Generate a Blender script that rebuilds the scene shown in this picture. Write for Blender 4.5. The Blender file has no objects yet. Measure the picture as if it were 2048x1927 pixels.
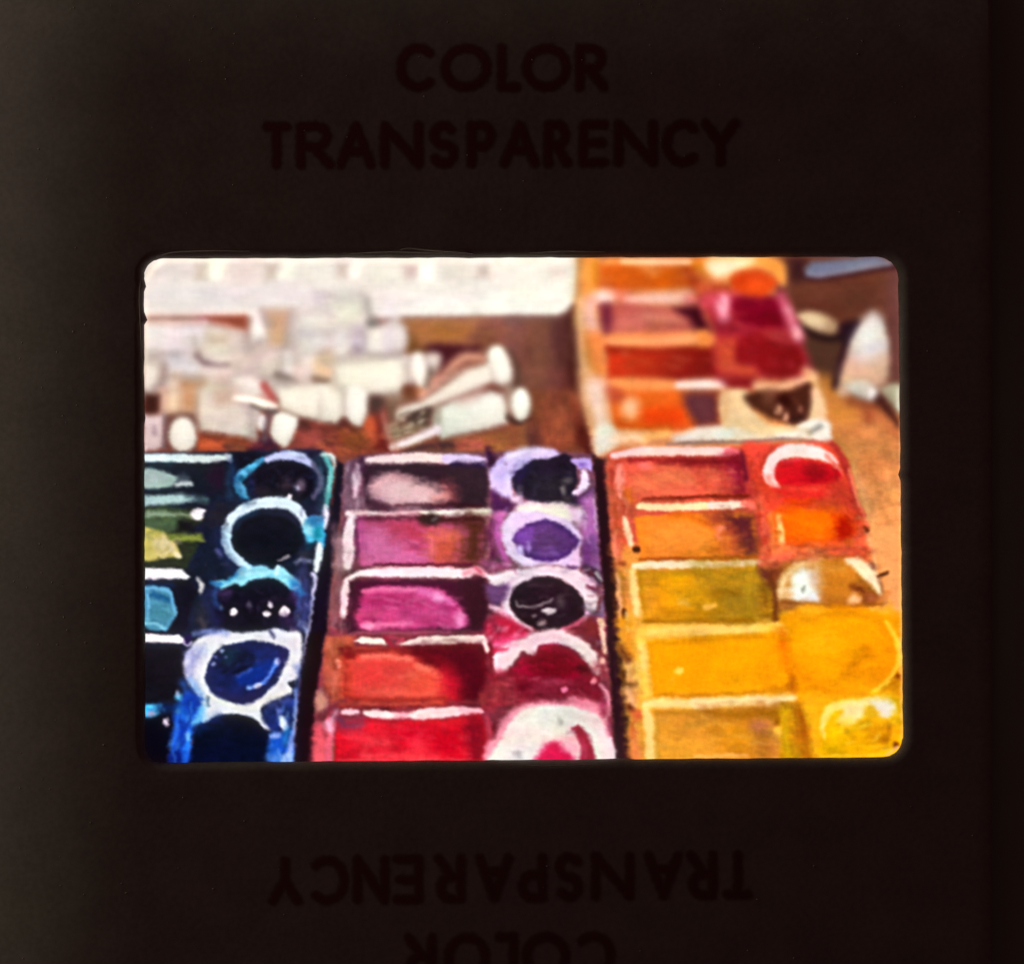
# A mounted colour slide on a light box, photographed from above in a nearly dark room.
# Real size, in metres: 39 600 picture units to the metre; the slide lies in the XY plane, the camera looks straight down.
import bpy, math
import numpy as np

SC = bpy.context.scene
COL = SC.collection
U = 1.0 / 39600.0
def wx(px): return (px - 1024.0) * U
def wy(py): return (963.5 - py) * U

# ---------------------------------------------------------------- camera, world, lamp, exposure
CAM_Z = 0.32
cam_d = bpy.data.cameras.new('camera')
cam_d.sensor_width = 36.0
cam_d.lens = 36.0 * (CAM_Z - 0.0022) / (2048 * U)
cam_d.clip_start, cam_d.clip_end = 0.01, 10.0
cam = bpy.data.objects.new('camera', cam_d)
cam.location = (0, 0, CAM_Z)
COL.objects.link(cam)
SC.camera = cam

world = bpy.data.worlds.new('World')
SC.world = world
world.use_nodes = True
bg = world.node_tree.nodes['Background']
bg.inputs[0].default_value = (1.0, 0.38, 0.38, 1)      # the dim reddish gloom of the room
bg.inputs[1].default_value = 0.022

lamp_d = bpy.data.lights.new('room_lamp', 'AREA')           # weak light of the room, low from the upper left
lamp_d.shape = 'RECTANGLE'
lamp_d.size, lamp_d.size_y = 0.17, 0.015
lamp_d.energy = 0.0150
lamp_d.color = (1.0, 0.94, 0.74)
lamp = bpy.data.objects.new('room_lamp', lamp_d)
lamp.location = (-0.080, 0.042, 0.0085)
from mathutils import Vector
lamp.rotation_euler = (Vector((0, 0.022, 0)) - lamp.location).to_track_quat('-Z', 'Y').to_euler()
COL.objects.link(lamp)

SC.view_settings.view_transform = 'Standard'
SC.view_settings.look = 'None'
SC.view_settings.exposure = 0.0
SC.view_settings.gamma = 1.0
SC.view_settings.use_curve_mapping = False
SC.cycles.max_bounces = 8
SC.cycles.transparent_max_bounces = 16

# ---------------------------------------------------------------- materials
def material(name):
    m = bpy.data.materials.new(name)
    m.use_nodes = True
    nt = m.node_tree
    nt.nodes.clear()
    out = nt.nodes.new('ShaderNodeOutputMaterial')
    return m, nt, out

def card_material(name, base, rough=0.75, mottle=0.10, bump=0.12):
    """Printed cardboard: fibres, faint blotches of colour and a little tooth."""
    m, nt, out = material(name)
    N, L = nt.nodes.new, nt.links.new
    geo = N('ShaderNodeTexCoord')
    n1 = N('ShaderNodeTexNoise'); n1.inputs['Scale'].default_value = 3400; n1.inputs['Detail'].default_value = 3
    n2 = N('ShaderNodeTexNoise'); n2.inputs['Scale'].default_value = 420; n2.inputs['Detail'].default_value = 4
    n3 = N('ShaderNodeTexNoise'); n3.inputs['Scale'].default_value = 160; n3.inputs['Detail'].default_value = 2
    for n in (n1, n2, n3): L(geo.outputs['Object'], n.inputs['Vector'])
    tint = N('ShaderNodeMixRGB'); tint.blend_type = 'MIX'
    tint.inputs[1].default_value = (base[0] * 0.96, base[1] * 1.06, base[2] * 0.90, 1)
    tint.inputs[2].default_value = (base[0] * 1.05, base[1] * 0.92, base[2] * 1.06, 1)
    L(n3.outputs['Fac'], tint.inputs[0])
    mr = N('ShaderNodeMapRange'); mr.inputs['From Min'].default_value = 0.3; mr.inputs['From Max'].default_value = 0.7
    mr.inputs['To Min'].default_value = 1 - mottle; mr.inputs['To Max'].default_value = 1 + mottle
    L(n1.outputs['Fac'], mr.inputs['Value'])
    mr2 = N('ShaderNodeMapRange'); mr2.inputs['From Min'].default_value = 0.3; mr2.inputs['From Max'].default_value = 0.7
    mr2.inputs['To Min'].default_value = 0.90; mr2.inputs['To Max'].default_value = 1.10
    L(n2.outputs['Fac'], mr2.inputs['Value'])
    mul = N('ShaderNodeMath'); mul.operation = 'MULTIPLY'
    L(mr.outputs[0], mul.inputs[0]); L(mr2.outputs[0], mul.inputs[1])
    colr = N('ShaderNodeMixRGB'); colr.blend_type = 'MULTIPLY'; colr.inputs[0].default_value = 1
    L(tint.outputs[0], colr.inputs[1]); L(mul.outputs[0], colr.inputs[2])
    b = N('ShaderNodeBsdfPrincipled')
    b.inputs['Roughness'].default_value = rough
    b.inputs['Specular IOR Level'].default_value = 0.25
    L(colr.outputs[0], b.inputs['Base Color'])
    bp = N('ShaderNodeBump'); bp.inputs['Strength'].default_value = bump; bp.inputs['Distance'].default_value = 0.00004
    L(n1.outputs['Fac'], bp.inputs['Height']); L(bp.outputs[0], b.inputs['Normal'])
    L(b.outputs[0], out.inputs['Surface'])
    return m

CARD = card_material('grey_card', (0.30, 0.27, 0.245))
BACKCARD = card_material('grey_card_back', (0.28, 0.25, 0.225))

PLATE, nt, out = material('dark_plastic')
b = nt.nodes.new('ShaderNodeBsdfPrincipled')
b.inputs['Base Color'].default_value = (0.38, 0.47, 0.36, 1); b.inputs['Roughness'].default_value = 0.6; b.inputs['Specular IOR Level'].default_value = 0.2
nz = nt.nodes.new('ShaderNodeTexNoise'); nz.inputs['Scale'].default_value = 2600
tc = nt.nodes.new('ShaderNodeTexCoord'); nt.links.new(tc.outputs['Object'], nz.inputs['Vector'])
bp = nt.nodes.new('ShaderNodeBump'); bp.inputs['Strength'].default_value = 0.3; bp.inputs['Distance'].default_value = 0.00005
nt.links.new(nz.outputs['Fac'], bp.inputs['Height']); nt.links.new(bp.outputs[0], b.inputs['Normal'])
nt.links.new(b.outputs[0], out.inputs['Surface'])

PANEL, nt, out = material('glowing_diffuser')              # the lit diffuser under the slide
e = nt.nodes.new('ShaderNodeEmission'); e.inputs[0].default_value = (1, 1, 1, 1); e.inputs[1].default_value = 1.06
nt.links.new(e.outputs[0], out.inputs['Surface'])

def film_material(name, attr):
    """Colour film: light from below passes through and takes on the dye's colour; the surface has a slight gloss."""
    m, nt, out = material(name)
    N, L = nt.nodes.new, nt.links.new
    tr = N('ShaderNodeBsdfTransparent')
    if attr:
        at_ = N('ShaderNodeAttribute'); at_.attribute_name = 'dye'; L(at_.outputs['Color'], tr.inputs[0])
    gl = N('ShaderNodeBsdfGlossy'); gl.inputs['Roughness'].default_value = 0.12
    fr = N('ShaderNodeFresnel'); fr.inputs[0].default_value = 1.3
    mx = N('ShaderNodeMixShader')
    L(fr.outputs[0], mx.inputs[0]); L(tr.outputs[0], mx.inputs[1]); L(gl.outputs[0], mx.inputs[2])
    L(mx.outputs[0], out.inputs['Surface'])
    return m
DYE = film_material('film_dye', True)
ACETATE = film_material('clear_acetate', False)

INK, nt, out = material('dark_red_ink')                    # print soaked into the card, thin at its edge
N, L = nt.nodes.new, nt.links.new
b = N('ShaderNodeBsdfPrincipled'); b.inputs['Base Color'].default_value = (0.215, 0.052, 0.046, 1)
b.inputs['Roughness'].default_value = 0.8; b.inputs['Specular IOR Level'].default_value = 0.15
at_ = N('ShaderNodeAttribute'); at_.attribute_name = 'ink'
tr = N('ShaderNodeBsdfTransparent'); mx = N('ShaderNodeMixShader')
L(at_.outputs['Fac'], mx.inputs[0]); L(tr.outputs[0], mx.inputs[1]); L(b.outputs[0], mx.inputs[2]); L(mx.outputs[0], out.inputs['Surface'])

# ---------------------------------------------------------------- helpers
def mesh_object(name, verts, faces, mat, parent=None, smooth=False):
    me = bpy.data.meshes.new(name)
    me.from_pydata([tuple(v) for v in verts], [], [tuple(f) for f in faces])
    if smooth: me.polygons.foreach_set('use_smooth', [True] * len(me.polygons))
    me.materials.append(mat)
    me.update()
    o = bpy.data.objects.new(name, me)
    COL.objects.link(o)
    o.parent = parent
    return o
def quad_object(name, co, quads, mat, parent, attr, data):
    """A sheet of quads (numpy arrays), with a value or colour for each vertex."""
    me = bpy.data.meshes.new(name)
    nq = len(quads)
    me.vertices.add(len(co)); me.vertices.foreach_set('co', np.ascontiguousarray(co, dtype=np.float32).ravel())
    me.loops.add(nq * 4); me.loops.foreach_set('vertex_index', np.ascontiguousarray(quads, dtype=np.int32).ravel())
    me.polygons.add(nq); me.polygons.foreach_set('loop_start', np.arange(0, nq * 4, 4, dtype=np.int32))
    me.update(calc_edges=True)
    if data.ndim == 2:
        a = me.attributes.new(attr, 'FLOAT_COLOR', 'POINT')
        a.data.foreach_set('color', np.concatenate([data, np.ones((len(data), 1))], 1).astype(np.float32).ravel())
    else:
        a = me.attributes.new(attr, 'FLOAT', 'POINT'); a.data.foreach_set('value', data.astype(np.float32))
    me.materials.append(mat)
    o = bpy.data.objects.new(name, me)
    COL.objects.link(o)
    o.parent = parent
    return o
def grid_faces(rows, n, closed=True):
    f = []
    for r in range(rows - 1):
        for i in range(n if closed else n - 1):
            j = (i + 1) % n
            f.append((r * n + i, r * n + j, (r + 1) * n + j, (r + 1) * n + i))
    return f
def rounded_quad(corners, radii, per=14, side=70):
    """Outline (counter-clockwise in picture units turned to metres) of a four-cornered opening with rounded corners."""
    out = []
    n = len(corners)
    arcs = []
    for i in range(n):
        p = np.array(corners[i], float); a = np.array(corners[i - 1], float); c = np.array(corners[(i + 1) % n], float)
        u = (a - p) / np.linalg.norm(a - p); v = (c - p) / np.linalg.norm(c - p)
        r = radii[i]; s, e = p + u * r, p + v * r
        arcs.append([(1 - t) ** 2 * s + 2 * t * (1 - t) * (p * 0.93 + (s + e) * 0.035) + t * t * e for t in np.linspace(0, 1, per)])
    for i in range(n):
        out.extend(arcs[i])
        s, e = arcs[i][-1], arcs[(i + 1) % n][0]
        out.extend([s + (e - s) * t for t in np.linspace(0, 1, side + 1)[1:-1]])
    return np.array(out)
# ---------------------------------------------------------------- the picture printed in the film's dye layer
# The film of the slide is itself a flat colour photograph (paint boxes, tubes, a bottle on a table). Its dyes are laid down here shape
# by shape; every pictured thing becomes its own patch of the dye layer. Lengths are in film units (39 600 to the metre).
FX0, FX1, FY0, FY1, FSTEP = 276.0, 1820.0, 504.0, 1538.0, 1.6
FNX = int((FX1 - FX0) / FSTEP) + 1
FNY = int((FY1 - FY0) / FSTEP) + 1
rng = np.random.default_rng(11)

def value_noise(cx, cy, seed):
    """Smooth noise in -1..1 on the film grid, cells cx by cy units."""
    r = np.random.default_rng(seed)
    u = (np.arange(FNX) * FSTEP) / cx
    v = (np.arange(FNY) * FSTEP) / cy
    lat = r.uniform(-1, 1, (int(v[-1]) + 3, int(u[-1]) + 3))
    iu, iv = u.astype(int), v.astype(int)
    fu, fv = u - iu, v - iv
    fu = fu * fu * (3 - 2 * fu); fv = (fv * fv * (3 - 2 * fv))[:, None]
    a = lat[iv][:, iu]; b = lat[iv][:, iu + 1]; c = lat[iv + 1][:, iu]; d = lat[iv + 1][:, iu + 1]
    return (a * (1 - fu) + b * fu) * (1 - fv) + (c * (1 - fu) + d * fu) * fv

GX, GY = np.meshgrid(FX0 + np.arange(FNX) * FSTEP, FY0 + np.arange(FNY) * FSTEP)
wob = np.clip((GY - 800) / 200, 0.35, 1.0)
WX = GX + wob * (1.2 * value_noise(26, 22, 1) + 0.9 * value_noise(10, 9, 2) + 0.35 * value_noise(5, 5, 5))
WY = GY + wob * (1.0 * value_noise(28, 20, 3) + 0.8 * value_noise(11, 8, 4) + 0.35 * value_noise(5, 5, 6))
MOT = 0.6 * value_noise(80, 50, 10) + 0.5 * value_noise(34, 20, 7) + 0.4 * value_noise(15, 8, 8) + 0.22 * value_noise(7, 5, 9)
# BRUSH breaks up soft edges
BRUSH = 0.55 * value_noise(30, 9, 40) + 0.45 * value_noise(13, 6, 41) + 0.22 * value_noise(6, 4, 42) + 0.25 * value_noise(8, 22, 43)
BRUSH *= np.clip((GY - 820) / 110, 0.22, 1.0)
HUE = [0.7 * value_noise(70, 44, 20 + k) + 0.4 * value_noise(24, 15, 30 + k) for k in range(3)]
CAN = np.zeros((FNY, FNX, 3))
REG = np.zeros((FNY, FNX), dtype=np.int32)
REGIONS = [('tabletop_image', 'brown wooden tabletop behind and between the pictured paint boxes')]

OX, OY, K = 0.0, 0.0, 1.0
def tile(x0, y0, k=4.97):
    global OX, OY, K
    OX, OY, K = x0, y0, k
def region(name, label):
    REGIONS.append((name, label)); return len(REGIONS) - 1
def col(h):
    h = h.lstrip('#')
    if len(h) == 3: h = ''.join(c * 2 for c in h)
    return np.array([int(h[i:i + 2], 16) for i in (0, 2, 4)]) / 255.0
def pts_of(s):
    v = [float(t) for t in s.replace(',', ' ').split()]
    return [(OX + v[i] / K, OY + v[i + 1] / K) for i in range(0, len(v), 2)]
def smooth(p, closed, n=6):
    m = len(p); out = []
    q = np.array(p)
    for i in range(m if closed else m - 1):
        p0 = q[(i - 1) % m] if closed or i > 0 else q[i]
        p1 = q[i]; p2 = q[(i + 1) % m]
        p3 = q[(i + 2) % m] if closed or i + 2 < m else p2
        for j in range(n):
            t = j / n
            out.append(0.5 * ((2 * p1) + (p2 - p0) * t + (2 * p0 - 5 * p1 + 4 * p2 - p3) * t * t + (3 * p1 - p0 - 3 * p2 + p3) * t ** 3))
    if not closed: out.append(q[-1])
    return [tuple(a) for a in out]
def window(p, m):
    a = np.array(p); lo = a.min(0) - m - 8; hi = a.max(0) + m + 8
    i0 = int(max(0, (lo[0] - FX0) / FSTEP)); i1 = int(min(FNX, (hi[0] - FX0) / FSTEP + 2))
    j0 = int(max(0, (lo[1] - FY0) / FSTEP)); j1 = int(min(FNY, (hi[1] - FY0) / FSTEP + 2))
    return (slice(j0, j1), slice(i0, i1)) if i1 > i0 and j1 > j0 else None
def seg_dist(x, y, p, closed, w=None):
    best = np.full(x.shape, 1e9)
    n = len(p)
    for i in range(n if closed else n - 1):
        ax, ay = p[i]; bx, by = p[(i + 1) % n]
        dx, dy = bx - ax, by - ay; l2 = dx * dx + dy * dy + 1e-9
        t = np.clip(((x - ax) * dx + (y - ay) * dy) / l2, 0, 1)
        d = np.hypot(x - ax - t * dx, y - ay - t * dy)
        if w is not None: d = d - (w[i] + (w[i + 1] - w[i]) * t)
        np.minimum(best, d, out=best)
    return best
def lay(win, cov, c, a, t, c2, gdir, r, shade=None):
    base = col(c)
    x, y = GX[win], GY[win]
    if c2 is not None:
        ang = math.radians(gdir); ca, sa = math.cos(ang), math.sin(ang)
        s = x * ca + y * sa
        m = cov > 0.3
        lo, hi = (s[m].min(), s[m].max()) if m.any() else (0, 1)
        f = np.clip((s - lo) / (hi - lo + 1e-6) + 0.12 * MOT[win], 0, 1)[..., None]
        f = f * f * (3 - 2 * f)
        pix = base * (1 - f) + col(c2) * f
    else:
        pix = np.broadcast_to(base, cov.shape + (3,))
    tex = 1 + t * MOT[win][..., None]
    hue = np.stack([h[win] for h in HUE], -1) * t * 0.35
    pix = np.clip(pix * (tex + 1.2 * hue), 0, 1)
    if shade is not None: pix = pix * shade[..., None] ** np.array([0.95, 1.16, 1.2])
    k = (cov * a)[..., None]
    CAN[win] = CAN[win] * (1 - k) + pix * k
    if r is not None: REG[win][cov > 0.5] = r
def soft(f): return 1.15 * f if f < 3.4 else 1.15 * f + (f - 3.4) * 1.9
def P(s, c, f=3.0, a=1.0, t=0.07, c2=None, g=0, r=None, b=0, sh=0, sw=9):
    """Filled outline; b=1 rounds it into a smooth blob. f: softness of the edge."""
    p = pts_of(s)
    if b: p = smooth(p, True)
    f = soft(f)
    win = window(p, f)
    if win is None: return
    x, y = WX[win], WY[win]
    d = seg_dist(x, y, p, True)
    ins = np.zeros(x.shape, bool); n = len(p)
    for i in range(n):
        ax, ay = p[i]; bx, by = p[(i + 1) % n]
        if ay == by: continue
        ins ^= ((ay > y) != (by > y)) & (x < (bx - ax) * (y - ay) / (by - ay) + ax)
    e = np.clip(0.5 + (np.where(ins, d, -d) + 0.38 * f * BRUSH[win]) / (2 * f), 0, 1)
    shade = None
    if sh:                                                  # roundness: the pictured thing turns darker towards its edge, most at its lower side
        v = np.clip((y - min(q[1] for q in p)) / (max(q[1] for q in p) - min(q[1] for q in p)), 0, 1)
        shade = 1 - sh * np.exp(-np.where(ins, d, 0) / sw) * (0.35 + 0.9 * v) - 0.35 * sh * v * v
    lay(win, e * e * (3 - 2 * e), c, a, t, c2, g, r, shade)
def B(s, c, f=3.0, **k): P(s, c, f, b=1, **k)
def S(s, c, w, f=2.5, a=1.0, t=0.07, c2=None, g=0, r=None):
    """Brush stroke of width w (or a list of widths along it), widths in the same tile units as the points."""
    p0 = pts_of(s)
    ws = [v / K / 2 for v in (w if isinstance(w, (list, tuple)) else [w] * len(p0))]
    if len(p0) > 2:
        p = smooth(p0, False); tt = np.linspace(0, len(p0) - 1, len(p)); ws = list(np.interp(tt, range(len(p0)), ws))
    else: p = p0
    f = soft(f)
    win = window(p, f + max(ws))
    if win is None: return
    d = seg_dist(WX[win], WY[win], p, False, ws)
    e = np.clip(0.5 - (d - 0.34 * f * BRUSH[win]) / (2 * f), 0, 1)
    lay(win, e * e * (3 - 2 * e), c, a, t, c2, g, r)
def E(x, y, rx, ry, c, f=2.5, rot=0, **k):
    o = math.radians(rot); q = []
    for i in range(20):
        an = i / 20 * 2 * math.pi; u, v = rx * math.cos(an), ry * math.sin(an)
        q.append('%f %f' % (x + u * math.cos(o) - v * math.sin(o), y + u * math.sin(o) + v * math.cos(o)))
    P(' '.join(q), c, f, **k)

DAB = np.random.default_rng(77)
def D(s, n, cols, ln=(3, 12), w=(2, 6), a=(.3, .8), f=2.2, ang=None):
    """n small dabs of paint scattered inside an outline."""
    p = pts_of(s); q = np.array(p); lo, hi = q.min(0), q.max(0); cols = cols.split()
    k = 0
    while k < n:
        x, y = DAB.uniform(lo[0], hi[0]), DAB.uniform(lo[1], hi[1])
        ins = False
        for i in range(len(p)):
            ax, ay = p[i]; bx, by = p[(i + 1) % len(p)]
            if (ay > y) != (by > y) and x < (bx - ax) * (y - ay) / (by - ay) + ax: ins = not ins
        if not ins: k += 0.2; continue
        k += 1
        an = math.radians(ang + DAB.normal(0, 14)) if ang is not None else DAB.uniform(0, math.pi)
        l = DAB.uniform(*ln) / 2; dx, dy = l * math.cos(an), l * math.sin(an)
        bend = DAB.normal(0, .12) * l
        pts = [((u - OX) * K, (v - OY) * K) for u, v in ((x - dx, y - dy), (x - dy / max(l, .1) * bend, y + dx / max(l, .1) * bend), (x + dx, y + dy))]
        wd = DAB.uniform(*w) * K * 1.6
        S(' '.join('%f %f' % u for u in pts), cols[DAB.integers(len(cols))], [wd * .6, wd, wd * .5], max(f, 3.4), a=0.5 * DAB.uniform(*a))
T = {'A1': (260, 490), 'B1': (640, 490), 'C1': (1020, 490), 'D1': (1400, 490, 4.518), 'A2': (260, 780), 'B2': (640, 780), 'C2': (1020, 780),
     'D2': (1400, 780, 4.518), 'A3': (260, 1060), 'B3': (640, 1060), 'C3': (1020, 1060), 'D3': (1400, 1060, 4.518), 'A4': (260, 1280),
     'B4': (640, 1280), 'C4': (1020, 1280), 'D4': (1400, 1260, 4.518)}
def at(n): tile(*T[n])

# ---- the wooden table
CAN[:] = col('#7a4338')
at('B1')
P('700 680 2100 660 2100 1600 700 1600', '#7c4a3e', 6, t=.12)
B('830 720 1400 715 1580 760 1480 900 1400 960 1100 990 900 1010 830 1060 870 880', '#a86b40', 8, t=.10)
B('1100 800 1300 780 1440 850 1300 920 1120 900', '#a86c30', 8, a=.7)
B('1560 760 1988 720 1988 1000 1700 900', '#8a5048', 8)
B('1600 830 1750 850 1720 950 1600 980', '#6f3f30', 8, a=.8)
B('1080 985 1300 985 1480 1000 1580 970 1560 1070 1400 1085 1330 1140 1250 1230 1170 1320 1190 1150 1150 1080 1040 1050', '#45161f', 6)
B('860 880 1000 1000 1060 1060 860 1080', '#6a421c', 7, a=.8)
S('820 712 1400 712 1988 700', '#5a2428', 26, 4, a=.8)
at('C1')
P('-50 715 640 690 720 1500 -50 1500', '#7c504a', 6, c2='#5a322c', g=10, t=.16)
B('150 760 360 740 420 1000 380 1300 200 1400 120 1100', '#7c4c38', 9, a=.7)
S('610 600 610 900 620 1200 640 1500', '#38110f', [60, 110, 130, 110], 9)
B('430 780 540 720 560 1100 520 1491 440 1400', '#54262a', 9, a=.7)
S('-40 712 300 708 520 690', '#4a2020', 20, 4, a=.8)
at('C2')
P('180 -20 760 -20 790 640 120 620', '#6b3a28', 7, t=.16)
B('330 280 600 260 640 480 520 560 320 540', '#a3543a', 9, a=.8)
B('620 100 700 120 690 400 640 300', '#8a3a26', 7, a=.7)
S('710 330 730 480 790 640', '#4a100c', [60, 110, 60], 7)
B('160 380 280 370 300 580 150 600', '#5a2e2c', 7, a=.8)
B('0 330 150 340 140 560 0 580', '#8a5c40', 7, a=.8)
at('B2')
P('-60 320 700 330 900 640 -60 680', '#85432e', 6, t=.18)
B('430 300 540 270 590 400 540 510 440 460', '#c25a3a', 6)
B('250 420 420 430 460 540 280 560', '#7a4a24', 8, a=.7)
B('520 100 640 130 700 400 720 600 560 580 560 350', '#6a221c', 6)
P('900 520 1400 470 1988 380 2050 600 1700 640 800 640', '#9a6238', 7, t=.15)
B('1330 530 1560 490 1640 580 1400 600', '#b85a54', 7)
B('900 560 1150 500 1330 510 1300 590 850 620', '#4a2a2e', 6)
B('1860 340 1988 300 1988 600 1880 600', '#8a4a34', 8, a=.8)
at('A2')
P('650 380 1500 430 1500 640 600 640', '#7c3a26', 6, t=.18)
B('680 500 800 480 920 520 900 600 690 600', '#c05c3a', 6)
B('950 520 1150 540 1200 600 960 600', '#6a4434', 6, a=.8)
B('1250 480 1400 470 1500 580 1300 640 1180 590', '#3c1830', 6)
P('1640 270 2050 280 2050 640 1560 640', '#7d3c34', 6, t=.18)
B('1680 430 1850 400 1900 520 1700 560', '#9c4a44', 7)
B('1660 280 1800 300 1780 390 1660 380', '#4c2420', 6, a=.8)
at('D1')
P('720 90 1850 90 1850 1520 1150 1500 900 800', '#623526', 8, t=.10)
B('860 480 1200 500 1300 620 900 600', '#56281f', 9, a=.7)
P('1690 180 1830 160 1830 1300 1700 1250', '#6a3f3e', 9, a=.8)
B('940 830 1280 840 1240 1220 1080 1260 980 1050', '#4a2e22', 9)
B('1060 1180 1260 1240 1400 1380 1300 1560 1120 1500', '#b87438', 9)
B('840 130 960 150 930 280 860 320 820 250', '#35181c', 8)
at('D2')
P('1060 100 1450 80 1850 200 1850 1550 1500 1550 1150 400', '#d08049', 8, c2='#ea985c', g=75, t=.10)
B('1180 360 1300 420 1420 700 1330 800 1220 560', '#b4793c', 9, a=.8)
S('1480 500 1560 750 1640 1000', '#b8713c', [60, 70, 40], 9, a=.6)
S('1380 720 1460 900 1560 1160', '#e0a470', [60, 70, 60], 8, a=.6)
B('1380 120 1560 140 1800 330 1800 480 1640 330 1480 260', '#b0623c', 9, a=.7)
B('1500 180 1560 200 1550 290 1500 280', '#9a4a2c', 6, a=.7)
B('1420 150 1400 300 1200 260 1200 120', '#c07c34', 9, a=.7)
at('D3')
P('1460 -20 1850 -20 1850 900 1700 800 1600 300', '#f0a263', 6, t=.06)
S('1540 60 1600 260 1690 460', '#dc8a4c', 40, 8, a=.6)

# ---- the white mixing tray along the top
tray = region('tray_image', 'white plastic mixing tray blurred along the top of the picture')
at('B1')
P('-1950 60 2570 40 2560 400 2540 560 2440 660 2350 690 1900 695 820 708 -700 712 -1950 712', '#dcd4d0', 5, c2='#e4e2da', g=0, r=tray, t=.025)
S('-1800 470 -1000 500 -300 520', '#d8d0d6', 200, 16, a=.6)
S('700 560 1500 560 2300 520', '#e2e2de', 160, 16, a=.8)
at('A1')
P('150 180 640 180 640 350 170 360', '#d6cac9', 7, a=.8)
P('650 180 775 180 770 340 640 340', '#c2b6aa', 6, a=.9)
P('790 150 960 150 900 340 800 340', '#f0efe2', 6)
P('980 180 1330 180 1330 350 940 350', '#dcd0ca', 8, a=.8)
P('1350 180 1480 180 1440 330 1340 330', '#c2b6aa', 6, a=.9)
P('1500 150 1660 150 1620 320 1480 330', '#f1efe2', 6)
at('B1')
P('170 180 270 180 260 320 170 320', '#c8b8b0', 6, a=.9)
P('300 150 430 160 380 340 290 330', '#f4eee6', 5)
P('820 190 980 180 970 320 860 330', '#cdb6b2', 7, a=.9)
P('1000 160 1160 160 1110 340 980 340', '#f2f0e6', 6)
P('1180 200 1560 200 1560 350 1180 350', '#dcd6cc', 9, a=.7)
P('1560 190 1690 190 1690 320 1560 320', '#c4b9b0', 6, a=.9)
P('1700 160 1820 160 1820 400 1700 340', '#f2eae0', 6)
at('C1')
P('380 200 600 200 590 340 400 300', '#dccac4', 8, a=.7)
S('600 140 610 300 590 480', '#d8d8c8', 40, 7, a=.7)
at('A1')
S('300 155 900 150 1988 155', '#fdeee4', 26, 2.5); at('B1'); S('0 158 1000 162 1988 158', '#fdece2', 26, 2.5); at('C1'); S('0 158 640 160', '#fbe6da', 26, 2.5)  # bright refraction line at the window's top edge, painted into the dye
at('A1')
S('160 690 700 690 1150 680', '#e8c0b8', 30, 5, a=.8)
S('130 735 500 732 760 730', '#865448', [34, 34, 40], 4)
P('740 712 1150 700 1160 870 1040 860 900 805 760 780', '#bd6c5a', 5)
P('750 716 1140 706 1140 835 1040 805 960 762 760 748', '#8a4634', 4)
S('690 735 745 740', '#a05a70', 40, 4, a=.8)

# ---- the heap of white paint tubes
at('A1')
heap = region('tube_heap_image', 'heap of blurred white paint tubes below the tray in the picture')
P('130 770 760 770 1160 880 1330 640 1640 640 1988 590 1988 1500 130 1500', '#c6b6b0', 8, r=heap, t=.05)
at('B1')
P('-60 490 400 480 490 600 560 800 760 700 860 830 860 960 800 1080 1190 1110 1060 1420 840 1491 -60 1500', '#cfc4c0', 7, r=heap, t=.04)
at('A1')
B('140 790 690 780 730 860 650 1050 300 1090 140 1060', '#dcd4d8', 8)
S('140 770 740 770', '#e6c4bc', 34, 5)
B('740 800 770 880 710 1000 720 1120 850 1185 1000 1150 1130 920 1050 860 900 820', '#d6c6be', 6)
P('775 890 1000 905 990 1000 800 1000', '#c2ab9b', 8)
B('800 1010 1000 1010 1000 1110 850 1120', '#d0c8ba', 8)
B('1010 900 1120 900 1130 1080 1000 1130', '#cfc0ba', 8)
S('660 1090 720 1160 850 1190 965 1190', '#75595f', [50, 40, 34, 34], 5)
B('300 1080 480 1060 660 1180 640 1280 450 1290 320 1190', '#dedade', 8)
E(440, 1100, 50, 60, '#b8b0ba', 8, a=.8)
B('140 1060 300 1070 340 1200 140 1190', '#bfb0ac', 8, a=.8)
tb = region('paint_tube_image', 'white tube end leaving the picture at its left edge')
B('140 1200 280 1205 320 1290 230 1430 140 1500', '#e6dcd4', 6, r=tb, t=.03, sh=.17, sw=9)
S('330 1200 320 1350 250 1450', '#8a7070', 50, 7, a=.7)
B('1215 690 1300 690 1345 820 1330 920 1230 960 1190 850', '#e4dcda', 6)
P('1320 650 1615 645 1600 760 1540 1020 1380 1010 1360 760', '#bda292', 7)
P('1400 680 1540 680 1520 980 1420 980', '#cba684', 8)
S('1610 660 1590 800 1540 1010', '#ac9c98', 40, 7, a=.8)
S('1310 660 1355 780', '#a89a98', 40, 6, a=.7)
B('1170 900 1230 970 1300 930 1260 1030 1150 1060 1100 960', '#b9aaa6', 8, a=.8)
B('1140 1150 1320 1060 1500 1050 1480 1180 1330 1290 1120 1260', '#cdb9b9', 9)
B('1330 1140 1480 1100 1490 1260 1340 1290', '#d2cac2', 8)
B('720 1240 980 1220 1000 1320 880 1400 720 1340', '#d8c4c2', 8)
B('860 1300 980 1290 960 1380 850 1370', '#c0a49e', 8, a=.8)
S('1510 1060 1500 1280', '#a89e9c', 40, 7, a=.8)
B('1530 1080 1600 1080 1620 1290 1540 1290', '#dcd8d8', 7)
S('1460 1290 1540 1310 1650 1335', '#76645a', [50, 44, 30], 6)
S('1800 1310 1880 1335 1960 1345', '#80604e', [34, 44, 40], 6)
B('1720 1100 1870 1090 1890 1200 1740 1200', '#e6dad2', 8)
B('1820 1130 1988 1060 2000 1280 1850 1270', '#e6c6a8', 8)
B('1640 1230 1790 1200 1790 1330 1660 1340', '#e0c8c4', 8)
B('1640 730 1790 650 1960 690 1900 1000 1680 1040', '#ddd8d0', 9)
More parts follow.
